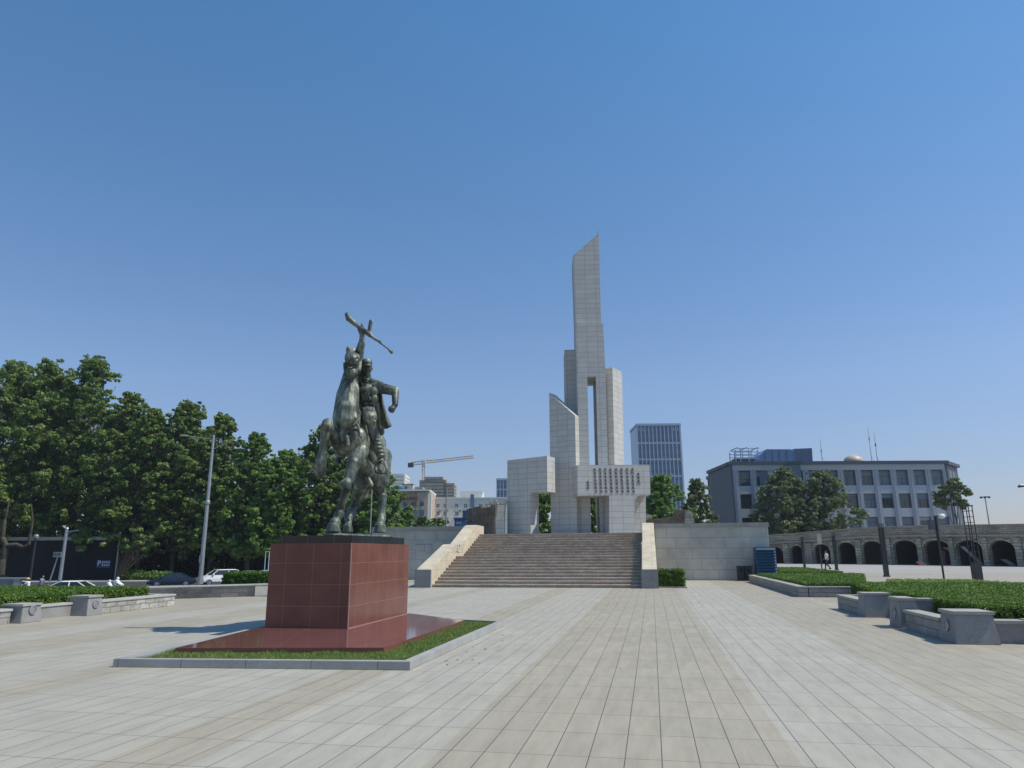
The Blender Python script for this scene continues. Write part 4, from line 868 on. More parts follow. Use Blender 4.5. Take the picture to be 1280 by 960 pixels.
mb = MB(); mb.box(a, b, 0, .05, z0, z1, T); obj('board', mb, 'navy', s)
def txt(body, m, sx, z, size, T, parent, name='lettering', off=-.03):
    c = bpy.data.curves.new(name, 'FONT'); c.body = body; c.size = size; c.extrude = .01; c.materials.append(M[m])
    o = bpy.data.objects.new(name, c); COL.objects.link(o); o.matrix_world = T @ Matrix.Translation((sx, off, z)) @ Matrix.Rotation(math.pi/2, 4, 'X')
    dg = bpy.context.evaluated_depsgraph_get(); me = bpy.data.meshes.new_from_object(o.evaluated_get(dg)); mw = o.matrix_world.copy(); bpy.data.objects.remove(o)
    me.transform(mw); me.materials.clear(); me.materials.append(M[m]); return obj(name, me, None, parent)
txt('P', 'white', a+.1, z0+.3, (z1-z0)*.95, T, s)
mb = MB(); rg = random.Random(8)
def strokes(mb, x, z, w_, h_, T, d=-.02):
    for k in range(3): q = z+h_*(.1+.4*k); mb.box(x+rg.uniform(0, .1)*w_, x+w_*rg.uniform(.8, 1), d, 0, q, q+h_*.13, T)
    for k in range(2): q = x+w_*(.2+.45*k+rg.uniform(-.1, .1)); mb.box(q, q+w_*.14, d-.002, 0, z+h_*rg.uniform(0, .3), z+h_*rg.uniform(.7, 1), T)
for k in range(4): strokes(mb, a+.72+k*.28, z0+.62, .22, .26, T)
for k in range(4): strokes(mb, a+.72+k*.28, z0+.25, .22, .24, T)
obj('small_characters', mb, 'white', s)
def pole(name, label, cat, px, py0, py1, d, r0, r1, zb=None, group=None, m='steel'):
    b = AD(px, py0, d)
    if zb is not None: b.z = zb
    t = thing(name, label, cat, tuple(b), group=group); top = AD(px, py1, d).z
    # pole is upright: take the spot where its foot stands
    mb = MB(); mb.tube((b.x, b.y, b.z), (b.x, b.y, top), r0, r1, 12); mb.tube((b.x, b.y, b.z), (b.x, b.y, b.z+.35), r0*1.35, r0*1.25, 12); obj('post', mb, m, t)
    return t, Vector((b.x, b.y, top))
# tall street lamp
p0 = AD(250, 729, 40.5); t, tp = pole('street_lamp', 'tall slim grey street lamp with thin arms in front of the trees', 'street lamp', 250, 730, 544, 41, .125, .065)
mb = MB(); e = tp+Vector((0, 0, -.25))
mb.tube(e, e-RT*.9+Vector((0, 0, .12)), .035, .03, 6); mb.tube(e-RT*.9+Vector((0, 0, .12)), e-RT*1.6+Vector((0, 0, .22)), .03, .025, 6); obj('arm', mb, 'steel', t)
mb = MB(); c = e-RT*1.75+Vector((0, 0, .22)); mb.ell(c, .28, .13, .06, Matrix.Rotation(YAW, 3, 'Z')); obj('lamp_head', mb, 'grey', t, smooth=True)
mb = MB(); mb.tube(e-Vector((0, 0, .6)), e+RT*1.0-Vector((0, 0, .1)), .03, .025, 6); mb.ell(e+RT*1.15-Vector((0, 0, .08)), .2, .1, .05, Matrix.Rotation(YAW, 3, 'Z')); obj('arm', mb, 'steel', t)
mb = MB(); mb.lathe((tp.x, tp.y, tp.z-4.0), [(.12, 0), (.14, .04), (.14, .18), (.12, .22)], 12); mb.box(tp.x-.1, tp.x+.1, tp.y-.16, tp.y-.1, 1.2, 1.6); obj('collar', mb, 'steel', t)
t, tp = pole('lamp_post', 'grey lamp post with a short side arm, in front of the hoarding centre', 'lamp post', 75, 724, 661, 66, .17, .12, PZ+.1)
mb = MB(); mb.tube(tp-Vector((0, 0, .3)), tp+RT*1.1-Vector((0, 0, .15)), .05, .04, 6); mb.tube(tp-Vector((0, 0, .8)), tp+RT*.5-Vector((0, 0, .2)), .03, .03, 6); obj('arm', mb, 'steel', t)
mb = MB(); mb.tube(tp, tp+Vector((0, 0, .12)), .16, .1); obj('cap', mb, 'steel', t)
t, tp = pole('globe_lamp', 'dark post with a pale lantern, left of the grey lamp post', 'lamp post', 37.5, 724, 676, 68, .12, .08, PZ+.1, m='dark')
mb = MB(); mb.lathe(tp, [(.08, 0), (.12, .06), (.2, .1), (.24, .4), (.18, .55), (.05, .62)], 14); obj('lantern', mb, 'lampg', t, smooth=True)
t = thing('road_sign', 'small pale sign plate on a slanting pole behind the white car', 'sign', tuple(AD(62, 724, 64)))
mb = MB(); mb.tube(AD(62, 727, 64), AD(72.5, 695, 64), .06, .05, 8); obj('post', mb, 'steel', t)
mb = MB(); T = vplane(63.9); a = SX(66.5, 693, 63.9); b = SX(76.5, 693, 63.9); z0 = AD(71, 696.5, 63.9).z; z1 = AD(71, 690, 63.9).z
mb.box(a, b, 0, .04, z0, z1, T); o = obj('plate', mb, 'cope', t); mb = MB()
for k in range(3): strokes(mb, a+.12+k*.2, z0+.14, .15, .22, T)
obj('plate_marks', mb, 'dark', o)
t = thing('sign_frame', 'thin pale upright sign frame just left of the red pedestal', 'sign', tuple(AD(332, 722, 60)))
T = vplane(60); a = SX(331, 700, 60); b = SX(335.5, 700, 60); mb = MB(); z1 = AD(332, 690, 60).z
mb.box(a, a+.05, 0, .05, PZ, z1, T); mb.box(b, b+.05, 0, .05, PZ, z1, T); mb.box(a-.02, b+.07, -.004, .054, z1+.003, z1+.06, T); obj('frame', mb, 'white', t)
t = thing('median_wall', 'low pale-topped road wall behind the pink scooter, far left', 'wall', tuple(AD(15, 735, 70)))
T = vplane(70); mb = MB(); mb.box(SX(-60, 720, 70), SX(18, 720, 70), 0, .3, PZ, AD(10, 724, 70).z, T); obj('wall', mb, 'pier', t)
mb = MB(); z = AD(10, 724, 70).z; mb.box(SX(-60, 720, 70), SX(36, 720, 70), -.05, .35, z+.003, z+.14, T); mb.box(SX(18, 720, 70)+.004, SX(26, 720, 70), -.02, .32, PZ, z, T); obj('coping', mb, 'copew', t)
# ================================================================ CARS
def make_car(kind, paint, label, group='cars on the road'):
    """built along +x (nose), wheels on z=0"""
    t = thing('parked_car', label, 'car', local=True, group=group)
    if kind == 'sedan': L, W_, zb, hood, belt, roof = 4.8, 1.82, .22, .88, .96, 1.46; gx = [-1.75, -.95, .35, 1.25]; 
    else: L, W_, zb, hood, belt, roof = 4.7, 1.9, .28, 1.06, 1.12, 1.72; gx = [-2.1, -1.75, .45, 1.2]
    h = L/2
    st = [(-h, .55, .78 if kind == 'sedan' else .9, .80), (-h+.12, .34, belt-.06, .93), (-h+.6, zb, belt, 1.), (gx[0], zb, belt+.01, 1.), (0, zb, belt, 1.), (gx[3], zb, belt-.02, 1.), (h-.7, zb, hood-.05, .97), (h-.18, .3, hood-.18, .88), (h, .4, .66, .76)]
    mb = MB(); vs = []; fs = []; n = 8
    for x, z0, z1, ww in st:
        w2 = W_/2*ww; zm = z0+(z1-z0)*.55
        vs += [(x, -w2*.86, z0), (x, -w2, z0+.14), (x, -w2, zm), (x, -w2*.93, z1), (x, w2*.93, z1), (x, w2, zm), (x, w2, z0+.14), (x, w2*.86, z0)]
    for i in range(len(st)-1):
        for j in range(n): fs.append((i*n+j, i*n+(j+1) % n, (i+1)*n+(j+1) % n, (i+1)*n+j))
    fs += [tuple(range(n-1, -1, -1)), tuple(range((len(st)-1)*n, len(st)*n))]
    mb.add(vs, [f[::-1] for f in fs]); body = obj('body', mb, paint, t, smooth=False, bevel=.03)
    # glasshouse and roof
    a, b, c, d = gx; w0, w1 = W_/2*.92, W_/2*.70; zr = roof-.07
    mb = MB(); mb.add([(a, -w0, belt-.02), (d, -w0, belt-.02), (c, -w1, zr), (b, -w1, zr), (a, w0, belt-.02), (d, w0, belt-.02), (c, w1, zr), (b, w1, zr)], [(0, 1, 2, 3), (7, 6, 5, 4), (1, 5, 6, 2), (4, 0, 3, 7), (3, 2, 6, 7)])
    obj('windows', mb, 'glass', t)
    mb = MB(); r = .05
    mb.add([(b-.05, -w1-.02, zr), (c+.05, -w1-.02, zr), (c-.25, -w1*.8, roof), (b+.2, -w1*.8, roof), (b-.05, w1+.02, zr), (c+.05, w1+.02, zr), (c-.25, w1*.8, roof), (b+.2, w1*.8, roof)], [(0, 1, 2, 3), (7, 6, 5, 4), (1, 5, 6, 2), (4, 0, 3, 7), (3, 2, 6, 7), (0, 4, 5, 1)])
    for s in (-1, 1):
        mb.tube((a, s*w0, belt-.02), (b, s*(w1+.01), zr), .05, .04, 6); mb.tube((d, s*w0, belt-.02), (c, s*(w1+.01), zr), .045, .035, 6)
        x = (b+c)/2-.05; mb.tube((x-.05, s*(w0+.01), belt), (x, s*(w1+.015), zr), .045, .04, 6)
    obj('roof', mb, paint, t)
    for s in (-1, 1):
        mb = MB(); mb.ell((h-.16, s*W_*.33, hood-.3), .1, .2, .09); obj('headlight', mb, 'lampg' if paint != 'carw' else 'lampg', t, smooth=True)
        mb = MB(); mb.box(gx[3]-.25, gx[3]-.08, s*(W_/2+.02)-.09, s*(W_/2+.02)+.09, belt-.02, belt+.13); obj('mirror', mb, paint, t, bevel=.02)
        mb = MB(); mb.box(-h-.01, -h+.12, s*W_*.34-.18, s*W_*.34+.18, .8, .95); obj('tail_light', mb, 'redsign', t)
        for x in (-1.4, 1.42):
            mb = MB(); mb.lathe((x, s*(W_/2-.12), .33), [(.33, -.1), (.34, .0), (.33, .12), (.24, .125)], 20, (0, s, 0)); wv = obj('wheel', mb, 'tyre', t)
            mb = MB(); mb.lathe((x, s*(W_/2-.12), .33), [(.22, .10), (.22, .132), (.08, .12), (.05, .14)], 12, (0, s, 0)); obj('rim', mb, 'steel', wv)
    mb = MB(); mb.box(h-.04, h+.02, -.5, .5, .48, .64); mb.box(h-.02, h+.03, -.7, .7, .3, .4); obj('grille', mb, 'dark', t)
    mb = MB(); mb.box(h+.02, h+.035, -.22, .22, .42, .52); obj('number_plate', mb, 'white', t)
    return t
def put(o, px, d, ang):
    p = AD(px, 715, d); o.location = (p.x, p.y, PZ); o.rotation_euler = (0, 0, ang)
A0 = math.atan2(RT.y, RT.x)     # along the picture plane, to the right
c = make_car('sedan', 'carb', 'dark blue-black sedan at the kerb left of the white off-roader'); put(c, 216, 80, A0+math.pi+.42)
c2 = make_car('suv', 'carw', 'white off-roader parked behind the foot of the tall street lamp'); put(c2, 275, 84, A0+math.pi+.72)
o = copy_tree(c, label='grey-green sedan half hidden behind the hedge, right of the white off-roader', swap={M['carb']: M['carg']}); put(o, 309, 90, A0+math.pi+.5)
o = copy_tree(c, label='pale blue sedan partly hidden by the left edge of the red pedestal', swap={M['carb']: M['carl']}); put(o, 330, 91, A0+math.pi+.5)
o = copy_tree(c, label='white saloon showing only roof and windows above the left hedge', swap={M['carb']: M['carw']}); put(o, 88, 57.5, A0+math.pi+.08)
o = copy_tree(c, label='black car nosing in at the far left edge', swap={M['carb']: M['cark']}); put(o, -2, 76, A0+.1)
# ================================================================ PEOPLE
def person(label, loc, rz, pose, H=1.7, top='shirtw', legs='trous', hat=None, group=None, cape=False):
    """one continuous body, facing +x when rz = 0; hair and clothes are children"""
    t = thing('person', label, 'person', local=True, group=group); s = H/1.75; J = {}
    if pose == 'walk':
        hip = .92; J = dict(pel=(0, 0, hip), che=(.02, 0, 1.36), nek=(.03, 0, 1.52), hed=(.05, 0, 1.63))
        lg = [((0, .09, hip-.03), (.16, .10, .5), (.22, .10, .08)), ((0, -.09, hip-.03), (.02, -.10, .5), (-.26, -.10, .13))]
        am = [((0, .19, 1.43), (-.12, .23, 1.15), (-.02, .22, .9)), ((0, -.19, 1.43), (.08, -.23, 1.15), (.25, -.2, .97))]
    else:       # seated on a scooter
        hip = .82; J = dict(pel=(-.1, 0, hip), che=(-.02, 0, 1.24), nek=(.0, 0, 1.42), hed=(.04, 0, 1.54))
        lg = [((-.1, .10, hip), (.33, .14, .74), (.3, .13, .34)), ((-.1, -.10, hip), (.33, -.14, .74), (.3, -.13, .34))]
        am = [((-.02, .19, 1.32), (.12, .27, 1.08), (.42, .26, 1.05)), ((-.02, -.19, 1.32), (.12, -.27, 1.08), (.42, -.26, 1.05))]
    V = Vector; b = MB(); cl = MB(); tr_ = MB(); k = dict(n=12, k=4)
    b.caps(J['pel'], J['che'], .12, .14, **k); b.caps(J['che'], J['nek'], .08, .055, **k); b.ell(J['hed'], .095, .078, .118); hx, hy, hz = J['hed']
    b.ell((hx+.098, 0, hz-.01), .022, .014, .02); b.ell((hx+.085, 0, hz-.055), .015, .028, .01)
    for e in (-1, 1): b.ell((hx, e*.082, hz-.005), .022, .012, .032); b.ell((hx+.085, e*.032, hz+.015), .01, .014, .008)
    cl.caps(J['pel'], J['che'], .145, .165, **k); cl.caps((J['che'][0], -.13, J['che'][2]+.06), (J['che'][0], .13, J['che'][2]+.06), .095, .095, **k)
    for a in am:
        b.caps(a[0], a[1], .05, .042, **k); b.caps(a[1], a[2], .042, .03, **k); cl.caps(a[0], V(a[0])*.35+V(a[1])*.65, .075, .068, **k)
        d = (V(a[2])-V(a[1])).normalized(); q = d.orthogonal().normalized(); q = V((0, 1, 0)) if abs(d.y) < .7 else q; pm = V(a[2])+d*.05; b.caps(a[2], pm, .034, .036, **k)
        for i in range(4):
            o_ = q*(i-1.5)*.02; Lf = (.055, .066, .06, .048)[i]; m1 = pm+o_+d*.05; b.caps(pm+o_, m1, .0105, .0095, n=6, k=2); b.caps(m1, m1+d*Lf*.6+V((.015, 0, -.02)), .0095, .008, n=6, k=2)
        sgn = 1 if a[0][1] > 0 else -1; b.caps(V(a[2])+q*.03*-sgn, V(a[2])+d*.045-q*.05*sgn+V((.01, 0, 0)), .012, .009, n=6, k=2)
    for a in lg:
        b.caps(a[0], a[1], .085, .06, **k); b.caps(a[1], a[2], .058, .04, **k); tr_.caps(a[0], a[1], .1, .078, **k); tr_.caps(a[1], V(a[1])*.1+V(a[2])*.9, .075, .06, **k)
    tr_.caps(J['pel'], V(J['pel'])+V((0, 0, .05)), .148, .14, **k)
    def fin(mb, name, m, vox): mb.v = [tuple(V(v)*s) for v in mb.v]; o = remeshed(name, mb, m, vox, 1, t); return o
    fin(b, 'body', 'skin', .014); fin(cl, 'shirt', top, .02); fin(tr_, 'trousers', legs, .02)
    sh = MB()
    for a in lg: sh.ell(V(a[2])+V((.06, 0, -.03)), .14, .05, .05)
    sh.v = [tuple(V(v)*s) for v in sh.v]; obj('shoes', sh, 'tyre', t, smooth=True)
    hr = MB(); hr.ell((hx-.02, 0, hz+.03), .1, .088, .105)
    if hat: hr = MB(); hr.lathe((hx, 0, hz+.05), [(.23, -.01), (.22, .01), (.12, .03), (.11, .1), (.04, .13)], 16)
    hr.v = [tuple(V(v)*s) for v in hr.v]; obj('hat' if hat else 'hair', hr, hat or 'hair', t, smooth=True)
    if cape:
        cp = MB(); cp.caps((.0, -.15, 1.34), (.0, .15, 1.34), .12, .12, **k); cp.caps((-.02, 0, 1.25), (.12, 0, .95), .24, .30, **k); cp.caps((.1, -.2, 1.2), (.38, -.24, 1.02), .12, .10, **k); cp.caps((.1, .2, 1.2), (.38, .24, 1.02), .12, .10, **k)
        cp.ell((hx-.02, 0, hz+.02), .13, .12, .14); cp.v = [tuple(V(v)*s) for v in cp.v]; remeshed('sun_cape', cp, 'shirtw', .022, 2, t)
    t.location = loc; t.rotation_euler = (0, 0, rz); return t
def scooter(label, paint, loc, rz):
    t = thing('motor_scooter', label, 'scooter', local=True)
    for x in (-.62, .62):
        mb = MB(); mb.lathe((x, -.05, .24), [(.14, 0), (.24, .0), (.25, .05), (.24, .1), (.14, .1)], 18, (0, 1, 0)); w_ = obj('wheel', mb, 'tyre', t)
        mb = MB(); mb.lathe((x, -.03, .24), [(.14, 0), (.14, .06), (.03, .07)], 12, (0, 1, 0)); obj('rim', mb, 'steel', w_)
    mb = MB(); mb.caps((-.55, 0, .5), (-.1, 0, .55), .15, .14); mb.caps((-.1, 0, .3), (.35, 0, .28), .1, .1); mb.caps((.38, 0, .3), (.5, 0, .85), .12, .09); mb.caps((-.3, 0, .3), (-.3, 0, .5), .14, .14)
    remeshed('body', mb, paint, .02, 2, t)
    mb = MB(); mb.caps((-.6, 0, .70), (-.05, 0, .72), .12, .11); obj('seat', mb, 'tyre', t, smooth=True)
    mb = MB(); mb.tube((.46, 0, .85), (.42, 0, 1.03), .03); mb.tube((.42, -.32, 1.04), (.42, .32, 1.04), .018); obj('handlebar', mb, 'dark', t)
    mb = MB(); mb.ell((.56, 0, .86), .05, .08, .07); obj('headlight', mb, 'lampg', t, smooth=True)
    t.location = loc; t.rotation_euler = (0, 0, rz); return t
def at_road(px, d): p = AD(px, 715, d); return (p.x, p.y, PZ)
p = G(1035, 712.3); person('man in a white shirt and dark trousers walking across the far plaza', tuple(p), A0+math.pi*.9, 'walk', 1.68)
l = at_road(147, 60.5); scooter('pale scooter carrying two riders in white sun capes', 'carw', l, A0+.25); f = Vector((math.cos(A0+.25), math.sin(A0+.25), 0))
person('front scooter rider in a white sun cape', tuple(Vector(l)+f*.06), A0+.25, 'ride', 1.68, cape=True, group='riders in white sun capes')
person('rear scooter rider bundled in a white sun cape', tuple(Vector(l)-f*.52-Vector((0, 0, .04))), A0+.25, 'ride', 1.5, cape=True, group='riders in white sun capes')
l = at_road(37, 62); scooter('pink scooter ridden past the low road wall', 'pink', l, A0+math.pi-.1); f = Vector((math.cos(A0), math.sin(A0), 0))
person('scooter rider with a yellow straw hat on the pink scooter', l, A0+math.pi-.1, 'ride', 1.6, hat='straw')
l = at_road(54, 64.5); scooter('dark scooter behind the rider in the grey-blue shirt', 'carg', l, A0+.1)
person('rider in a grey-blue shirt between the pink scooter and the lamp post', l, A0+.1, 'ride', 1.78, top='shirtg')
# ================================================================ ARCADE
def arcade():
    t = thing('arcade', 'long rubble-stone arcade with dark arches along the right of the plaza', 'arcade', (30, 95, 0))
    # plan: base points, from left to right
    ks = [(944, 703.6, 669.5), (1000, 704.3, 665.5), (1060, 704.9, 660.5), (1100, 705.2, 657.8), (1160, 706.0, 656), (1220, 707.0, 655), (1285, 707.8, 654), (1420, 709.5, 652)]
    P = [G(x, y) for x, y, _ in ks]
    def base(px):
        for (a, ya, ta), (b, yb, tb) in zip(ks, ks[1:]):
            if a <= px <= b or b == ks[-1][0]: f = (px-a)/(b-a); break
        y = ya+(yb-ya)*f; g_ = G(px, y); return g_, ta+(tb-ta)*f
    def topz(px, y, g_): d = g_.dot(FW); return AD(px, y, d).z
    arches = [(962.5, 980), (989, 1006), (1019, 1039), (1049.5, 1071), (1080.5, 1105.5), (1119, 1149), (1158, 1190), (1198, 1231), (1240.5, 1272), (1284, 1320), (1332, 1372)]
    edge = 946; ps = []
    for i, (a, b) in enumerate(arches):
        # pier up to the arch, then the arch panel
        segs = [(edge, a, False), (a, b, True)]; edge = b
        for x0, x1, ar in segs:
            g0, t0 = base(x0); g1, t1 = base(x1); z0 = topz(x0, t0, g0); z1 = topz(x1, t1, g1)
            u = (g1-g0); L = u.length; u /= L; n = Vector((-u.y, u.x, 0)); zi = lambda s: z0+(z1-z0)*s/L
            if not ar:
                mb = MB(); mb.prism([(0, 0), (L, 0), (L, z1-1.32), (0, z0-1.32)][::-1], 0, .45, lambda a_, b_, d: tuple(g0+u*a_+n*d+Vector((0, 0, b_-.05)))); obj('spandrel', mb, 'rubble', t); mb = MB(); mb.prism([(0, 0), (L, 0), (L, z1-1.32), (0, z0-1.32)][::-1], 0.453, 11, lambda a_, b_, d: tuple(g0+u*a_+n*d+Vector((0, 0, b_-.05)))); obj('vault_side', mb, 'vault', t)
                if i:
                    mb = MB(); m_ = L*.16; mb.prism([(m_, 0), (L-m_, 0), (L-m_, z1-1.5), (m_, z0-1.5)][::-1], -.28, -.002, lambda a_, b_, d: tuple(g0+u*a_+n*d+Vector((0, 0, b_-.05)))); obj('pilaster', mb, 'quoin', t)
            else:
                zs = (z0+z1)/2-2.55; zc = (z0+z1)/2-1.75; c_ = L/2; K = 12; arc = [(c_+c_*math.cos(math.pi*k/K), zs+(zc-zs)*math.sin(math.pi*k/K)) for k in range(K+1)]   # right to left
                poly = [(0, z0-1.32)]+[(L, z1-1.32)]+arc
                mb = MB()
                for k in range(K):
                    (xa, za), (xb, zb) = arc[k], arc[k+1]; ta, tb_ = zi(xa)-1.32, zi(xb)-1.32
                    q = [(xb, zb), (xa, za), (xa, ta), (xb, tb_)]; mb.prism(q[::-1], 0, .45, lambda a_, b_, d: tuple(g0+u*a_+n*d+Vector((0, 0, b_-.05))))
                obj('spandrel', mb, 'rubble', t)
                mb = MB()
                for k in range(K):
                    (xa, za), (xb, zb) = arc[k], arc[k+1]; ta, tb_ = zi(xa)-1.32, zi(xb)-1.32
                    mb.prism([(xb, zb), (xa, za), (xa, ta), (xb, tb_)][::-1], 0.453, 11, lambda a_, b_, d: tuple(g0+u*a_+n*d+Vector((0, 0, b_-.05))))
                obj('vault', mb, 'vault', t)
                mb = MB()
                for k in range(K):
                    (xa, za), (xb, zb) = arc[k], arc[k+1]; o1 = 1.12; f_ = lambda x, z: (c_+(x-c_)*o1, zs+(z-zs)*1.28+.02)
                    q = [(xb, zb), (xa, za), f_(xa, za), f_(xb, zb)]; mb.prism(q[::-1], -.10, -.002, lambda a_, b_, d: tuple(g0+u*a_+n*d+Vector((0, 0, b_-.05))))
                obj('arch_ring', mb, 'quoin', t)
            # back wall, string course and parapet
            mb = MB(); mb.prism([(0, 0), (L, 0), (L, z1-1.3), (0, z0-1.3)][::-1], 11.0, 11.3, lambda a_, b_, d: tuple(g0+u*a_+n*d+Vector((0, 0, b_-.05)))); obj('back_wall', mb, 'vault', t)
            e = .006
            mb = MB(); mb.prism([(-e, z0-1.32), (L, z1-1.32), (L, z1-1.12), (-e, z0-1.12)][::-1], -.3, 11.3, lambda a_, b_, d: tuple(g0+u*a_+n*d+Vector((0, 0, b_-.05)))); obj('string_course', mb, 'cope', t)
            mb = MB(); mb.prism([(0, z0-1.12), (L, z1-1.12), (L, z1-.12), (0, z0-.12)][::-1], -.12, .45, lambda a_, b_, d: tuple(g0+u*a_+n*d+Vector((0, 0, b_-.05)))); obj('parapet', mb, 'rubble', t)
            mb = MB(); mb.prism([(-e, z0-.12), (L, z1-.12), (L, z1), (-e, z0)][::-1], -.2, .52, lambda a_, b_, d: tuple(g0+u*a_+n*d+Vector((0, 0, b_-.05)))); obj('coping', mb, 'cope', t)
        ps.append((g0, u, n, L))
    return ps
AR = arcade()
# sheets of board and junk leaning in the right arches
def board(label, px0, px1, py0, py1, lean, m, dy=-.8):
    g0 = G((px0+px1)/2, 706.8); d = g0.dot(FW)+dy; t = thing('board', label, 'board', (g0.x, g0.y, 0)); mb = MB(); T = vplane(d)
    a, b = SX(px0, 700, d), SX(px1, 700, d); z = AD(px0, py0, d).z; mb.prism([(a, 0), (b, 0), (b+lean, z), (a+lean, z)][::-1], 0, .06, lambda x, y, k: tuple(T @ Vector((x, k+y*.25, y)))); obj('sheet', mb, m, t, bevel=.01)
board('red-brown board leaning in the dark of the right arches', 1176, 1182, 688, 706, .35, 'redboard', 1.2)
board('wide red-brown panels standing inside the second arch from the right edge', 1200, 1216, 683, 706, 0, 'redboard', 1.5)
board('pale striped plank propped across the second arch from the right edge', 1226, 1231, 683, 707, -1.7, 'cope', -.5)
board('short red-brown board leaning on the pillar between the last two arches', 1233, 1239, 699, 707, .5, 'redboard', -.6)
board('white plank sloping down beside the rightmost arch', 1262, 1270, 699, 707, -.9, 'white', -.6)
board('low red-brown heap of boards at the foot of a middle pillar', 1150, 1159, 702, 706.5, -.5, 'redboard', -.5)
# ================================================================ THINGS ON THE RIGHT
t = thing('louvred_cabinet', 'blue louvred box standing at the right end of the terrace wall', 'cabinet', (6.5, 44.6, 0))
mb = MB(); mb.box(5.88, 6.98, 43.9, 45.0, 0, 1.88); b_ = obj('casing', mb, 'blue', t)
mb = MB()
for k in range(11):
    z = .12+k*.16; mb.add([(5.9, 43.9, z+.10), (6.96, 43.9, z+.10), (6.96, 43.82, z), (5.9, 43.82, z), (5.9, 43.9, z+.12), (6.96, 43.9, z+.12), (6.96, 43.81, z+.02), (5.9, 43.81, z+.02)], [(0, 1, 2, 3), (7, 6, 5, 4), (3, 2, 6, 7), (0, 3, 7, 4), (1, 5, 6, 2)])
obj('louvres', mb, 'blue', b_)
t = thing('litter_bin', 'dark double litter bin at the foot of the terrace wall', 'bin', (5.2, 44.7, 0))
mb = MB(); mb.box(4.85, 5.22, 44.4, 44.85, .03, .78); mb.box(5.27, 5.64, 44.4, 44.85, .03, .78); obj('body', mb, 'dark', t, bevel=.02)
mb = MB(); mb.box(4.8, 5.69, 44.36, 44.9, .785, .84); obj('lid', mb, 'dark', t, bevel=.01); mb = MB(); mb.box(4.95, 5.12, 44.37, 44.397, .5, .66); mb.box(5.37, 5.54, 44.37, 44.397, .5, .66); obj('opening', mb, 'tyre', t)
def light_column(label, px, py, topy, w_, split, latt=True, zb=None):
    b = G(px, py); d = b.dot(FW); t = thing('light_column', label, 'lamp post', tuple(b), group='light columns on the far plaza'); T = vplane(d); s = b.dot(RT); z1 = AD(px, topy, d).z; zs = z1*split
    mb = MB(); mb.box(s-w_, s+w_, -w_, w_, 0, zs, T); mb.box(s-w_*1.3, s+w_*1.3, -w_*1.3, w_*1.3, 0, .08, T); obj('column', mb, 'dark', t, bevel=.01)
    mb = MB(); k = w_*.86
    for a in (-k, k):
        for c in (-k, k): mb.box(s+a-.018, s+a+.018, c-.018, c+.018, zs, z1, T)
    z = zs+.25; i = 0
    while z < z1: mb.box(s-k, s+k, -k-.012, -k+.012, z, z+.03, T); mb.box(s-k, s+k, k-.012, k+.012, z, z+.03, T); z += .3
    if not latt: mb.box(s-k*.8, s+k*.8, -k*.8, k*.8, zs, z1-.2, T)
    obj('lattice', mb, 'dark', t); mb = MB(); mb.box(s-w_*1.1, s+w_*1.1, -w_*1.1, w_*1.1, z1+.002, z1+.06, T); obj('cap', mb, 'dark', t)
    return t
light_column('thick dark square light column nearest the right edge, with an open lattice head', 1223, 728.5, 633, .19, .26)
light_column('dark lattice light column in front of the middle arches', 1108.5, 721, 656, .13, .25, False)
light_column('slim lattice light column left of the arcade bend, by the walking man', 1046, 712.5, 667, .11, .2, False)
light_column('leftmost thin dark light column before the arcade', 1006, 710, 672, .1, .5, False)
b = G(1027.5, 712); t = thing('banner_post', 'thin dark post with a small pale plate, beside the walking man', 'post', tuple(b)); d = b.dot(FW); z1 = AD(1025, 668, d).z
mb = MB(); mb.tube(b, (b.x, b.y, z1), .06, .05, 8); obj('post', mb, 'dark', t); T = vplane(d-.1); s = b.dot(RT); mb = MB(); mb.box(s-.2, s+.2, 0, .04, z1-.9, z1, T); obj('plate', mb, 'cope', t)
b = G(1180.5, 727); d = b.dot(FW); t = thing('camera_pole', 'thin dark pole carrying a white surveillance camera and a box, before the arcade', 'camera pole', tuple(b)); z1 = AD(1174, 645, d).z; s = b.dot(RT); T = vplane(d)
mb = MB(); mb.tube(b, (b.x, b.y, z1*.6), .055, .05, 10); mb.tube((b.x, b.y, z1*.6), (b.x, b.y, z1), .095, .09, 10); obj('post', mb, 'dark', t)
mb = MB(); mb.box(s-.42, s-.12, -.12, .12, z1-.75, z1-.2, T); obj('equipment_box', mb, 'officed', t, bevel=.01)
mb = MB(); mb.box(s-.05, s+.45, -.05, .05, z1-.02, z1+.05, T); obj('arm', mb, 'grey', t); mb = MB(); q = T @ Vector((s+.32, -.05, z1-.02)); mb.ell(q, .2, .16, .13); mb.box(s+.12, s+.5, -.12, .1, z1+.05, z1+.14, T); obj('camera', mb, 'white', t, smooth=False)
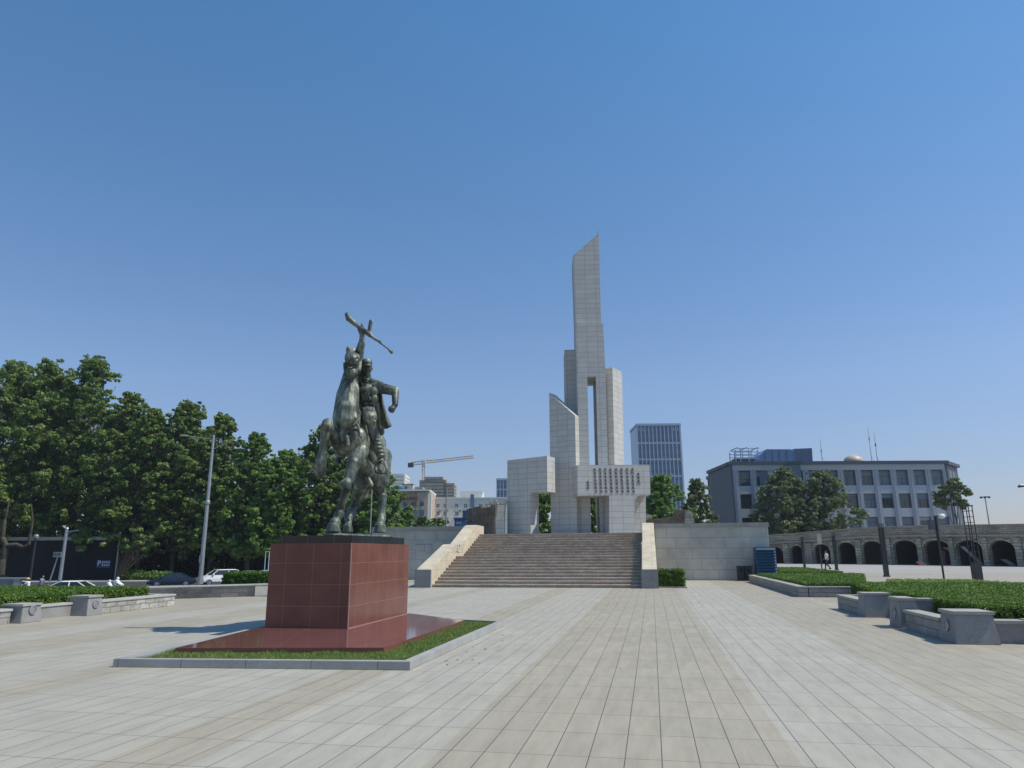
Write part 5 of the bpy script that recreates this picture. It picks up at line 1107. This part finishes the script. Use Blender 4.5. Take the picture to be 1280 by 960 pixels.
# far tall mast lamp beyond the arcade, and the camera arm at the right edge
b = AD(1242, 690, 150); t = thing('floodlight_mast', 'distant thin mast with a ring of floodlights above the arcade', 'mast', (b.x, b.y, 0)); z1 = AD(1236, 621, 150).z
mb = MB(); mb.tube((b.x, b.y, 0), (b.x, b.y, z1), .18, .1, 8); obj('mast', mb, 'grey', t); mb = MB(); c = Vector((b.x, b.y, z1))
mb.tube(c-RT*1.0, c+RT*1.0, .05); mb.tube(c-FW*.8, c+FW*.8, .05)
for k in range(6): a = k*math.pi/3; q = c+(RT*math.cos(a)+FW*math.sin(a))*.8; mb.box(q.x-.18, q.x+.18, q.y-.15, q.y+.15, q.z-.28, q.z+.05)
obj('floodlights', mb, 'dark', t)
b = AD(1330, 700, 32); z1 = AD(1300, 606, 32).z; t = thing('camera_mast', 'camera arm reaching in from a pole beyond the right edge', 'camera', (b.x, b.y, 0)); mb = MB(); mb.tube((b.x, b.y, 0), (b.x, b.y, z1+.2), .08, .06); obj('post', mb, 'steel', t)
e = AD(1275, 607.5, 32); mb = MB(); mb.tube((b.x, b.y, e.z+.05), e+Vector((0, 0, .05)), .03, .025, 6); obj('arm', mb, 'steel', t); mb = MB(); mb.caps(e-RT*.05-Vector((0, 0, .02)), e+RT*.16-Vector((0, 0, .0)), .055, .05); mb.tube(e, e+Vector((0, 0, .06)), .03); obj('camera', mb, 'dark', t, smooth=True)
# ================================================================ BUILDINGS
def plane_fn(d):
    T = vplane(d)
    def uv(px, py): p = AD(px, py, d); return (p.dot(RT), p.z)
    return T, uv
def office():
    d = 122.; T, uv = plane_fn(d); t = thing('office_block', 'long blue-grey three-storey office block behind the arcade', 'building', tuple(AD(1050, 690, d)))
    u0 = uv(914, 600)[0]; u1 = uv(1186, 600)[0]; zt = uv(1050, 576.5)[1]; zc = uv(1050, 580.5)[1]; zf = uv(1050, 587.6)[1]
    per = (uv(1164.8, 598)[0]-uv(923.7, 598)[0])/11; ww = uv(938.3, 598)[0]-uv(923.7, 598)[0]; ua = uv(923.7, 598)[0]
    rows = [(uv(0+1000, 607)[1], uv(1000, 588.4)[1]), (uv(1000, 635.6)[1], uv(1000, 617.3)[1]), (uv(1000, 665)[1], uv(1000, 646.6)[1]), (uv(1000, 694)[1], uv(1000, 676)[1])]
    mb = MB(); mb.box(u0, u1, .55, 14, -.5, zc, T); obj('core', mb, 'officed', t)
    # grid of piers and spandrels stands proud of the glass
    mb = MB(); 
    for k in range(13):
        a = ua-(per-ww) if k == 0 else ua+per*(k-1)+ww; b = ua+per*k if k < 12 else u1-.5
        mb.box(a, b, 0, .55, -.5, zf, T)
    obj('piers', mb, 'office', t)
    mb = MB()
    for k in range(13):
        a = ua-(per-ww) if k == 0 else ua+per*(k-1)+ww; m_ = (a+ua+per*k)/2 if k < 12 else a+.4
        mb.box(m_-.06, m_+.06, -.07, -.003, -.5, zf-.01, T)
    obj('pier_fins', mb, 'officel', t)
    zz = [zf]+[z for r in rows for z in (r[1], r[0])]+[-.5]
    for i in range(1, len(rows)):
        for k in range(12): mb = MB(); mb.box(ua+per*k+.003, ua+per*k+ww-.003, .06, .5, rows[i][1], rows[i-1][0], T); obj('spandrel_panel', mb, 'officel', t)
    mb = MB(); mb.box(ua-(per-ww), u1-.45, -.09, .56, zf, zc-.003, T); obj('frieze', mb, 'officel', t)
    rg = random.Random(4); nwin = 0
    for i, (z0, z1) in enumerate(rows[:3]):
        for k in range(12):
            a = ua+per*k; mb = MB(); mb.box(a, a+ww, .40, .44, z0, z1, T); bl = (i == 0 and k > 7) or (i == 2 and k in (6, 7, 8, 9)) or rg.random() < .15
            w_ = obj('window', mb, 'blind' if bl else 'win', t)
            mb = MB(); fw = .05
            mb.box(a, a+fw, .34, .40, z0, z1, T); mb.box(a+ww-fw, a+ww, .34, .40, z0, z1, T); mb.box(a+fw, a+ww-fw, .34, .40, z1-fw*2, z1, T)
            sp = z0+(z1-z0)*rg.choice((.45, .6)); mb.box(a+fw, a+ww-fw, .345, .398, sp, sp+fw, T); q = a+ww*rg.choice((.33, .5, .66)); mb.box(q, q+fw, .348, .396, z0, sp, T)
            if not bl and rg.random() < .45:      # half-lowered blind behind the glass
                zb = z1-(z1-z0)*rg.uniform(.15, .6); mb2 = MB(); mb2.box(a+fw, a+ww-fw, .385, .398, zb, z1-.1, T); obj('blind', mb2, 'blind' if rg.random() < .5 else 'office', w_)
            obj('window_frame', mb, 'officed', w_)
    mb = MB(); mb.box(u0-.3, u1+.25, -.35, 14.2, zc, zt, T); obj('cornice', mb, 'officed', t)
    mb = MB(); mb.box(u0, ua-(per-ww)-.003, -.05, .54, -.5, zc-.003, T); mb.box(u1-.45, u1, -.05, .54, -.5, zc-.003, T); obj('corner_pier', mb, 'officed', t)
    # set-back left flank
    pb = AD(885, 600, d+25).xy; pa = (T @ Vector((u0, 1.0, 0))).xy
    L = (pb-pa).length; u = (pb-pa)/L; n = Vector((-u.y, u.x)) 
    if n.dot(RT.xy) < 0: n = -n
    def wl(x, y, z): q = pa+u*x+n*y; return (q.x, q.y, z)
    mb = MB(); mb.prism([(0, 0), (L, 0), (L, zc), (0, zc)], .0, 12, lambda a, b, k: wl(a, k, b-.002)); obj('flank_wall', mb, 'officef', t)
    mb = MB(); mb.prism([(-.2, zc), (L+.3, zc), (L+.3, zt), (-.2, zt)], -.35, 12.2, lambda a, b, k: wl(a, k, b+.004)); obj('cornice', mb, 'officed', t)
    mb = MB(); mb.prism([(L*.52, 0), (L*.66, 0), (L*.66, zc-1.1), (L*.52, zc-1.1)], -.02, .1, lambda a, b, k: wl(a, k, b)); obj('strip_window', mb, 'win', t)
    mb = MB(); mb.prism([(L*.97, 0), (L, 0), (L, zc), (L*.97, zc)], -.12, -.01, lambda a, b, k: wl(a, k, b-.01)); mb.prism([(L*.12, 0), (L*.15, 0), (L*.15, zc-3.4), (L*.12, zc-3.4)], -.08, -.01, lambda a, b, k: wl(a, k, b-.01)); obj('wall_trim', mb, 'officed', t)
    # angled right end with strip glazing
    pa = (T @ Vector((u1, .3, 0))).xy; pb = AD(1198.5, 600, d+6).xy; L = (pb-pa).length; u = (pb-pa)/L; n = Vector((-u.y, u.x)); n = n if n.dot(FW.xy) > 0 else -n
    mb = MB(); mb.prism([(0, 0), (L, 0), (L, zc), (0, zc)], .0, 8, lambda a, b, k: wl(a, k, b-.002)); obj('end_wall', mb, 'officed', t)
    mb = MB(); mb.prism([(-.1, zc), (L+.5, zc), (L+.5, zt), (-.1, zt)], -.4, 8.2, lambda a, b, k: wl(a, k, b+.004)); obj('cornice', mb, 'officed', t)
    for a0 in (.22, .5):
        mb = MB(); mb.prism([(L*a0, 1), (L*(a0+.2), 1), (L*(a0+.2), zc-1), (L*a0, zc-1)], -.03, .02, lambda a, b, k: wl(a, k, b)); obj('strip_window', mb, 'blind', t)
    # rooftop rooms
    dp = d+5; T2, uv2 = plane_fn(dp)
    def pent(poly, th, m, name):
        q = [uv2(x, y) for x, y in poly]; mb = MB(); mb.prism([(a, b) for a, b in q][::-1], 0, th, lambda a, b, k: tuple(T2 @ Vector((a, k, b)))); return obj(name, mb, m, t)
    g1 = pent([(947, 578), (992, 578), (992, 564), (988, 561.5), (958, 561.5), (950, 569)], 6, 'bluew', 'rooftop_room'); pent([(992.3, 578), (1016, 578), (1015, 560), (992.3, 561)], 5, 'bluew', 'rooftop_room')
    mb = MB()
    for x in np.arange(996, 1015, 2.6): a, z = uv2(x, 577); z2 = uv2(x, 560.8)[1]; mb.box(a, a+.08, -.06, -.003, z, z2, T2)
    for x in (957, 966, 975, 984): a, z = uv2(x, 577); z2 = uv2(x, 562.5)[1]; mb.box(a, a+.06, -.05, -.003, z, z2, T2)
    obj('glazing_bars', mb, 'officed', t)
    mb = MB(); th = .09
    _b = mb.box; mb.box = lambda a, b, c, d, e, f, T=None: _b(a, b, c, d, (e+f)/2-.06 if f-e < .3 else e, (e+f)/2+.06 if f-e < .3 else f, T)
    for d3 in (0, 3.5):
        for x, y in ((920, 562.5), (926, 560), (936.5, 562), (947.5, 562)): a, z = uv2(x, 578); z2 = uv2(x, y)[1]; mb.box(a, a+.14, d3, d3+.14, z, z2, T2)
        for y in (560.5, 565, 569, 573): a = uv2(920, y)[0]; b = uv2(949, y)[0]; z = uv2(930, y)[1]; mb.box(a, b, d3-.05, d3+.15, z-.1, z+.1, T2)
    for x in (921, 933, 947): a = uv2(x, 560)[0]; z = uv2(930, 560.5)[1]; mb.box(a, a+.15, -.05, 3.6, z+.102, z+.2, T2)
    obj('roof_trellis', mb, 'frame', t)
    mb = MB(); a = uv2(921, 578); b = uv2(945, 572); mb.box(a[0], b[0], 1, 3, a[1], b[1], T2); obj('plant_room', mb, 'officed', t)
    s_ = thing('satellite_dish', 'golden round dish on the roof of the grey office block', 'dish', tuple(AD(1066, 577, d+4))); c = AD(1066, 572.5, d+4)
    mb = MB(); R_ = 1.6; pr = [(R_*math.sin(a_), 1.15*(1-math.cos(a_))) for a_ in np.linspace(.02, 1.57, 9)]; pr2 = [(r*.97, z+.05) for r, z in pr[::-1]]; mb.lathe(c+Vector((0, 0, .55)), [(r, -z) for r, z in pr]+[(r, -z) for r, z in pr2], 28, (-.05, -.12, 1)); obj('dish', mb, 'dish', s_, smooth=True)
    mb = MB(); mb.tube(c-Vector((0, 0, 1)), c+Vector((0, 0, .3)), .15); obj('mount', mb, 'dark', s_)
    for x, y, l in ((1088, 534, 'tallest thin roof antenna right of the dish'), (1095, 541, 'second roof antenna with a dark box, right of the dish'), (1026, 549, 'thin roof antenna left of the dish')):
        q = AD(x+2, 578, d+3); z = AD(x, y, d+3).z; a = thing('roof_antenna', l, 'antenna', tuple(q)); mb = MB(); mb.tube(q, (q.x, q.y, z), .05, .02, 5); mb.tube((q.x, q.y, z-2.4), (q.x, q.y, z-1.9), .12 if x > 1090 else .06, .1, 6); mb.tube(q+Vector((0, 0, 1.)), q+Vector((.5, 0, 0)), .015, .015, 4); obj('mast', mb, 'dark', a)
office()
def tower(label, poly, d, cols, bands, th, name='glass_tower'):
    T, uv = plane_fn(d); (xa, ya), (xb, yb) = poly; u0, z1 = uv(xa, ya); u1, _ = uv(xb, yb); z2 = uv(xb, yb)[1]; zt = (z1+z2)/2
    t = thing(name, label, 'tower', tuple(AD((xa+xb)/2, 690, d))); mb = MB(); mb.box(u0, u1, 0, th, -2, zt-.1, T); obj('glass_body', mb, 'bluew', t)
    W_ = u1-u0; mb = MB(); n = cols
    for k in range(n+1): a = u0+W_*k/n; mb.box(a-.26, a+.26, -.6, -.003, -2, zt, T)
    for k in range(int(th/ (W_/n))+1): a = k*W_/n; mb.box(u1+.003, u1+.7, a-.3, a+.3, -2, zt, T)
    obj('vertical_fins', mb, 'frame', t)
    mb = MB()
    for y in bands: z = uv(xa, y)[1]; mb.box(u0-.2, u1+.2, -.5, .0-.004, z-.45, z+.45, T); mb.box(u1+.003, u1+.5, -.3, th, z-.45, z+.45, T)
    mb.box(u0-.3, u1+.7, -.75, th, zt+.003, zt+1.2, T); obj('floor_bands', mb, 'frame', t)
    mb = MB()
    fl = zt-3.6
    while fl > 0: mb.box(u0, u1, -.1, -.005, fl-.25, fl+.25, T); fl -= 4.2
    obj('spandrel_lines', mb, 'officed', t)
    mb = MB(); z = uv(xa, ya+1.5)[1]; z0 = uv(xa, ya+6)[1]
    for k in list(range(0, 2))+[cols-2, cols-1]: a = u0+W_*k/n; mb.box(a+.9, a+W_/n-.9, -.3, -.1, z0, z, T)
    obj('crown_openings', mb, 'white', t)
    return t
tower('tall blue glass office tower with pale vertical fins, right of the monument', ((796, 533), (849, 531.5)), 380, 11, (554, 574.5, 595.5, 617, 638), 22)
tower('distant blue glass block between the white building and the monument', ((621, 601), (650, 600)), 420, 7, (612, 624), 14, 'glass_block')
def windows(t, T, uv, xs, ys, w_, h_, m='win', fm='white', sill=True):
    for y in ys:
        for x in xs:
            a, z = uv(x, y); b, z2 = uv(x+w_, y-h_); mb = MB(); mb.box(a, b, -.02, .1, z, z2, T); w0 = obj('window', mb, m, t)
            mb = MB(); f = .12; q = (a+b)/2; mb.box(q-f/2, q+f/2, -.08, -.023, z, z2, T); mb.box(a-.1, b+.1, -.12, -.023, z-.2, z-.003, T); mb.box(a, b, -.075, -.024, (z+z2)/2-.05, (z+z2)/2+.05, T); obj('window_frame', mb, fm, w0)
def farblocks():
    d = 220.; T, uv = plane_fn(d)
    t = thing('hospital_building', 'tan building with red rooftop characters and blue glass, beside the bronze horse', 'building', tuple(AD(510, 690, d)))
    def bx(x0, x1, y0, y1, dp, th, m, name, par=t, T=T, uv=uv): a, z1 = uv(x0, y0); b, z0 = uv(x1, y1); mb = MB(); mb.box(a, b, dp, dp+th, z0, z1, T); return obj(name, mb, m, par)
    bx(468, 536, 614, 700, 0, 16, 'tan', 'wall'); bx(522, 534, 616, 700, -1.2, 1.19, 'tan', 'projecting_bay'); bx(534.2, 538, 616.5, 700, -.6, 1, 'creamw', 'pale_quoin'); bx(467, 538, 612.5, 614.2, -1.5, 18, 'creamw', 'cornice')
    bx(490, 522, 635.5, 637.5, -.7, .68, 'creamw', 'string_course')
    for x in (491.5, 495.5, 514, 519): bx(x, x+3.4, 627.5, 632.5, -.25, .24, 'win', 'window')
    bx(501, 512, 638, 645, -.3, .29, 'bluew', 'glass_front'); bx(525.5, 530.5, 637.5, 652, -1.5, .29, 'bluew', 'glass_front')
    for x, y, dp, r in ((506.5, 630, -.3, 2.6), (528, 630, -1.5, 3)):
        a, z = uv(x, y); mb = MB(); rr_ = r/F*d; mb.lathe(T @ Vector((a, dp, z)), [(rr_, -.2), (rr_, .2), (rr_*.8, .25)], 18, tuple(-FW)); obj('round_window', mb, 'win', t)
    mb = MB()
    for k in range(9): a, z = uv(486.5+k*4.2, 625.2); b, z2 = uv(489.9+k*4.2, 621.2); dp = -1.4 if k > 7 else -.35; strokes(mb, a, z, b-a, z2-z, T @ Matrix.Translation((0, dp, 0)), -.2)
    obj('rooftop_characters', mb, 'redsign', t)
    a, z = uv(487, 613); b, z2 = uv(503, 610.5); mb = MB(); mb.prism([(a, z), (b+1.5, z), (b-1, z2+.6), (a+1, z2+.6)][::-1], 2, 9, lambda x, y, k: tuple(T @ Vector((x, k, y)))); obj('blue_roof', mb, 'sheetb', t)
    # white block
    d2 = 235.; T2, uv2 = plane_fn(d2); t2 = thing('apartment_block', 'white flat-roofed building with small paired windows and a blue glass stair strip', 'building', tuple(AD(590, 690, d2)))
    B2 = lambda *a, **k: bx(*a, par=t2, T=T2, uv=uv2)
    B2(538.3, 640, 623, 700, 0, 14, 'creamw', 'wall'); B2(575, 603, 615.5, 623, 2, 9, 'creamw', 'stair_head'); B2(574.4, 603.5, 613.8, 615.4, 1.5, 10, 'white', 'roof_slab'); B2(588, 592.5, 618, 634, -.3, .29, 'bluew', 'glass_strip'); B2(538.3, 640, 622, 623, -.3, 15, 'white', 'parapet')
    windows(t2, T2, uv2, (545.5, 554.5, 569, 580, 591 if False else 599, 610), (644, 655), 3.8, 4.6); windows(t2, T2, uv2, (545.5, 554.5, 569, 580, 599, 610), (634.5,), 3.8, 4.6); windows(t2, T2, uv2, (569,), (666,), 3.8, 4.6)
    mb = MB()
    for x in (550, 559, 575, 585):
        for y in (638, 648, 659): a, z = uv2(x, y); mb.box(a-.4, a+.4, -.5, -.01, z-.3, z+.3, T2)
    obj('air_conditioners', mb, 'grey', t2)
    # blue small structure in front
    t3 = thing('blue_shed', 'small blue sheet-metal structure in front of the white block, by the relief wall', 'shed', tuple(AD(573, 690, 150))); T3, uv3 = plane_fn(150.)
    B3 = lambda *a: bx(*a, par=t3, T=T3, uv=uv3)
    B3(568, 582, 649, 690, 0, 5, 'sheetb', 'wall'); B3(578, 583, 638, 649, .5, 4, 'blue', 'upper_room'); B3(567, 583, 647.3, 648.8, -.4, 6, 'blue', 'roof'); B3(570, 577, 652, 655, -.06, .05, 'frame', 'pale_stripe')
    # unfinished concrete blocks
    d4 = 330.; T4, uv4 = plane_fn(d4)
    t4 = thing('unfinished_block', 'raw concrete block under construction with rows of empty openings', 'building', tuple(AD(545, 690, d4)))
    def frameblk(t, T, uv, x0, x1, y0, y1, nx, ny, m='concrete'):
        a, z1 = uv(x0, y0); b, z0 = uv(x1, y1); mb = MB(); mb.box(a, b, 3, 14, z0, z1-.1, T); obj('dark_interior', mb, 'officed', t); mb = MB()
        for k in range(nx+1): q = a+(b-a)*k/nx; mb.box(q-.5, q+.5, 0, 2.99, z0, z1, T)
        obj('columns', mb, m, t); mb = MB()
        for k in range(ny+1): q = z0+(z1-z0)*k/ny; mb.box(a-.6, b+.6, -.3, 14.3, q-.55, q+.55, T)
        obj('floor_slabs', mb, m, t)
    frameblk(t4, T4, uv4, 526, 556, 601.5, 626, 7, 6); frameblk(t4, T4, uv4, 556.5, 566, 605.5, 626, 3, 5); frameblk(t4, T4, uv4, 532, 552, 597.5, 601, 4, 1)
    t5 = thing('stair_tower_block', 'pale unfinished tower block just right of the horse rump', 'building', tuple(AD(498, 690, 300))); T5, uv5 = plane_fn(300.)
    frameblk(t5, T5, uv5, 484, 503.5, 594, 620, 5, 6, 'creamw')
    t6 = thing('rooftop_annex', 'low pale annex behind the tan building roof', 'building', tuple(AD(513, 690, 260))); T6, uv6 = plane_fn(260.)
    B6 = lambda *a: bx(*a, par=t6, T=T6, uv=uv6)
    B6(503, 516, 606, 630, 0, 8, 'creamw', 'wall'); B6(502.5, 517, 604.8, 605.9, -.5, 9, 'concrete', 'roof'); B6(506, 509, 608, 611, -.1, .09, 'bluew', 'window'); B6(516.3, 527, 608, 630, 2, 8, 'concrete', 'wall'); B6(519, 522, 611, 613, 1.8, .18, 'win', 'window')
    # tower crane
    dc = 340.; T7, uv7 = plane_fn(dc); c = thing('tower_crane', 'tower crane with a long pale jib above the unfinished block', 'crane', tuple(AD(530, 690, dc)))
    def lat(x0, y0, x1, y1, w_, name, par, n):
        p0 = Vector(AD(x0, y0, dc)); p1 = Vector(AD(x1, y1, dc)); ax = (p1-p0).normalized(); s = ax.cross(FW).normalized(); mb = MB(); K = [(s*a+FW*b)*w_/2 for a, b in ((-1, -1), (1, -1), (1, 1), (-1, 1))]
        for k in K: mb.tube(p0+k, p1+k, .11, .11, 4)
        for i in range(n):
            a = p0+(p1-p0)*i/n; b = p0+(p1-p0)*(i+1)/n
            for j in range(4): mb.tube(a+K[j], b+K[(j+1) % 4], .06, .06, 3)
        return obj(name, mb, 'orange', par)
    lat(530.5, 640, 529, 580, 1.1, 'mast', c, 12); lat(514, 579.8, 529, 578, 1.4, 'counter_jib', c, 4); lat(529, 578, 592, 571, 1.1, 'jib', c, 16)
    mb = MB(); p = AD(513.5, 581, dc); mb.box(-1.2, 1.2, -.8, .8, -1.2, .9, Matrix.Translation(p)); obj('counterweight', mb, 'dark', c); mb = MB(); p = AD(530.5, 580.5, dc); mb.box(-.9, .9, -1, 1, -1, 1, Matrix.Translation(p)); obj('cab', mb, 'white', c)
    mb = MB(); a = AD(529, 578, dc); b = AD(528.8, 574.8, dc); mb.tube(a, b, .4, .15, 5); mb.tube(b, AD(555, 575.2, dc), .06, .06, 3); mb.tube(b, AD(515, 579.5, dc), .06, .06, 3); obj('tie_bars', mb, 'orange', c)
    b = AD(557, 690, 120); t8 = thing('utility_pole', 'thin grey pole standing in front of the white block', 'pole', (b.x, b.y, 0)); mb = MB(); mb.tube((b.x, b.y, 0), (b.x, b.y, AD(556, 610, 120).z), .16, .1, 6); obj('post', mb, 'grey', t8)
farblocks()

# ================================================================ AIR
def haze(dens):
    mb = MB(); mb.box(-700, 700, -55, 900, -3.2, 140); m = bpy.data.materials.new('haze'); m.use_nodes = True; t = m.node_tree; t.nodes.clear()
    v = t.nodes.new('ShaderNodeVolumePrincipled'); v.inputs['Color'].default_value = (.80, .88, 1, 1); v.inputs['Density'].default_value = dens; v.inputs['Anisotropy'].default_value = .2
    o = t.nodes.new('ShaderNodeOutputMaterial'); t.links.new(v.outputs[0], o.inputs['Volume'])
    h = obj('haze', mb, m); tag(h, 'thin blue air that pales the far towers', 'haze', kind='stuff')
haze(.00022)
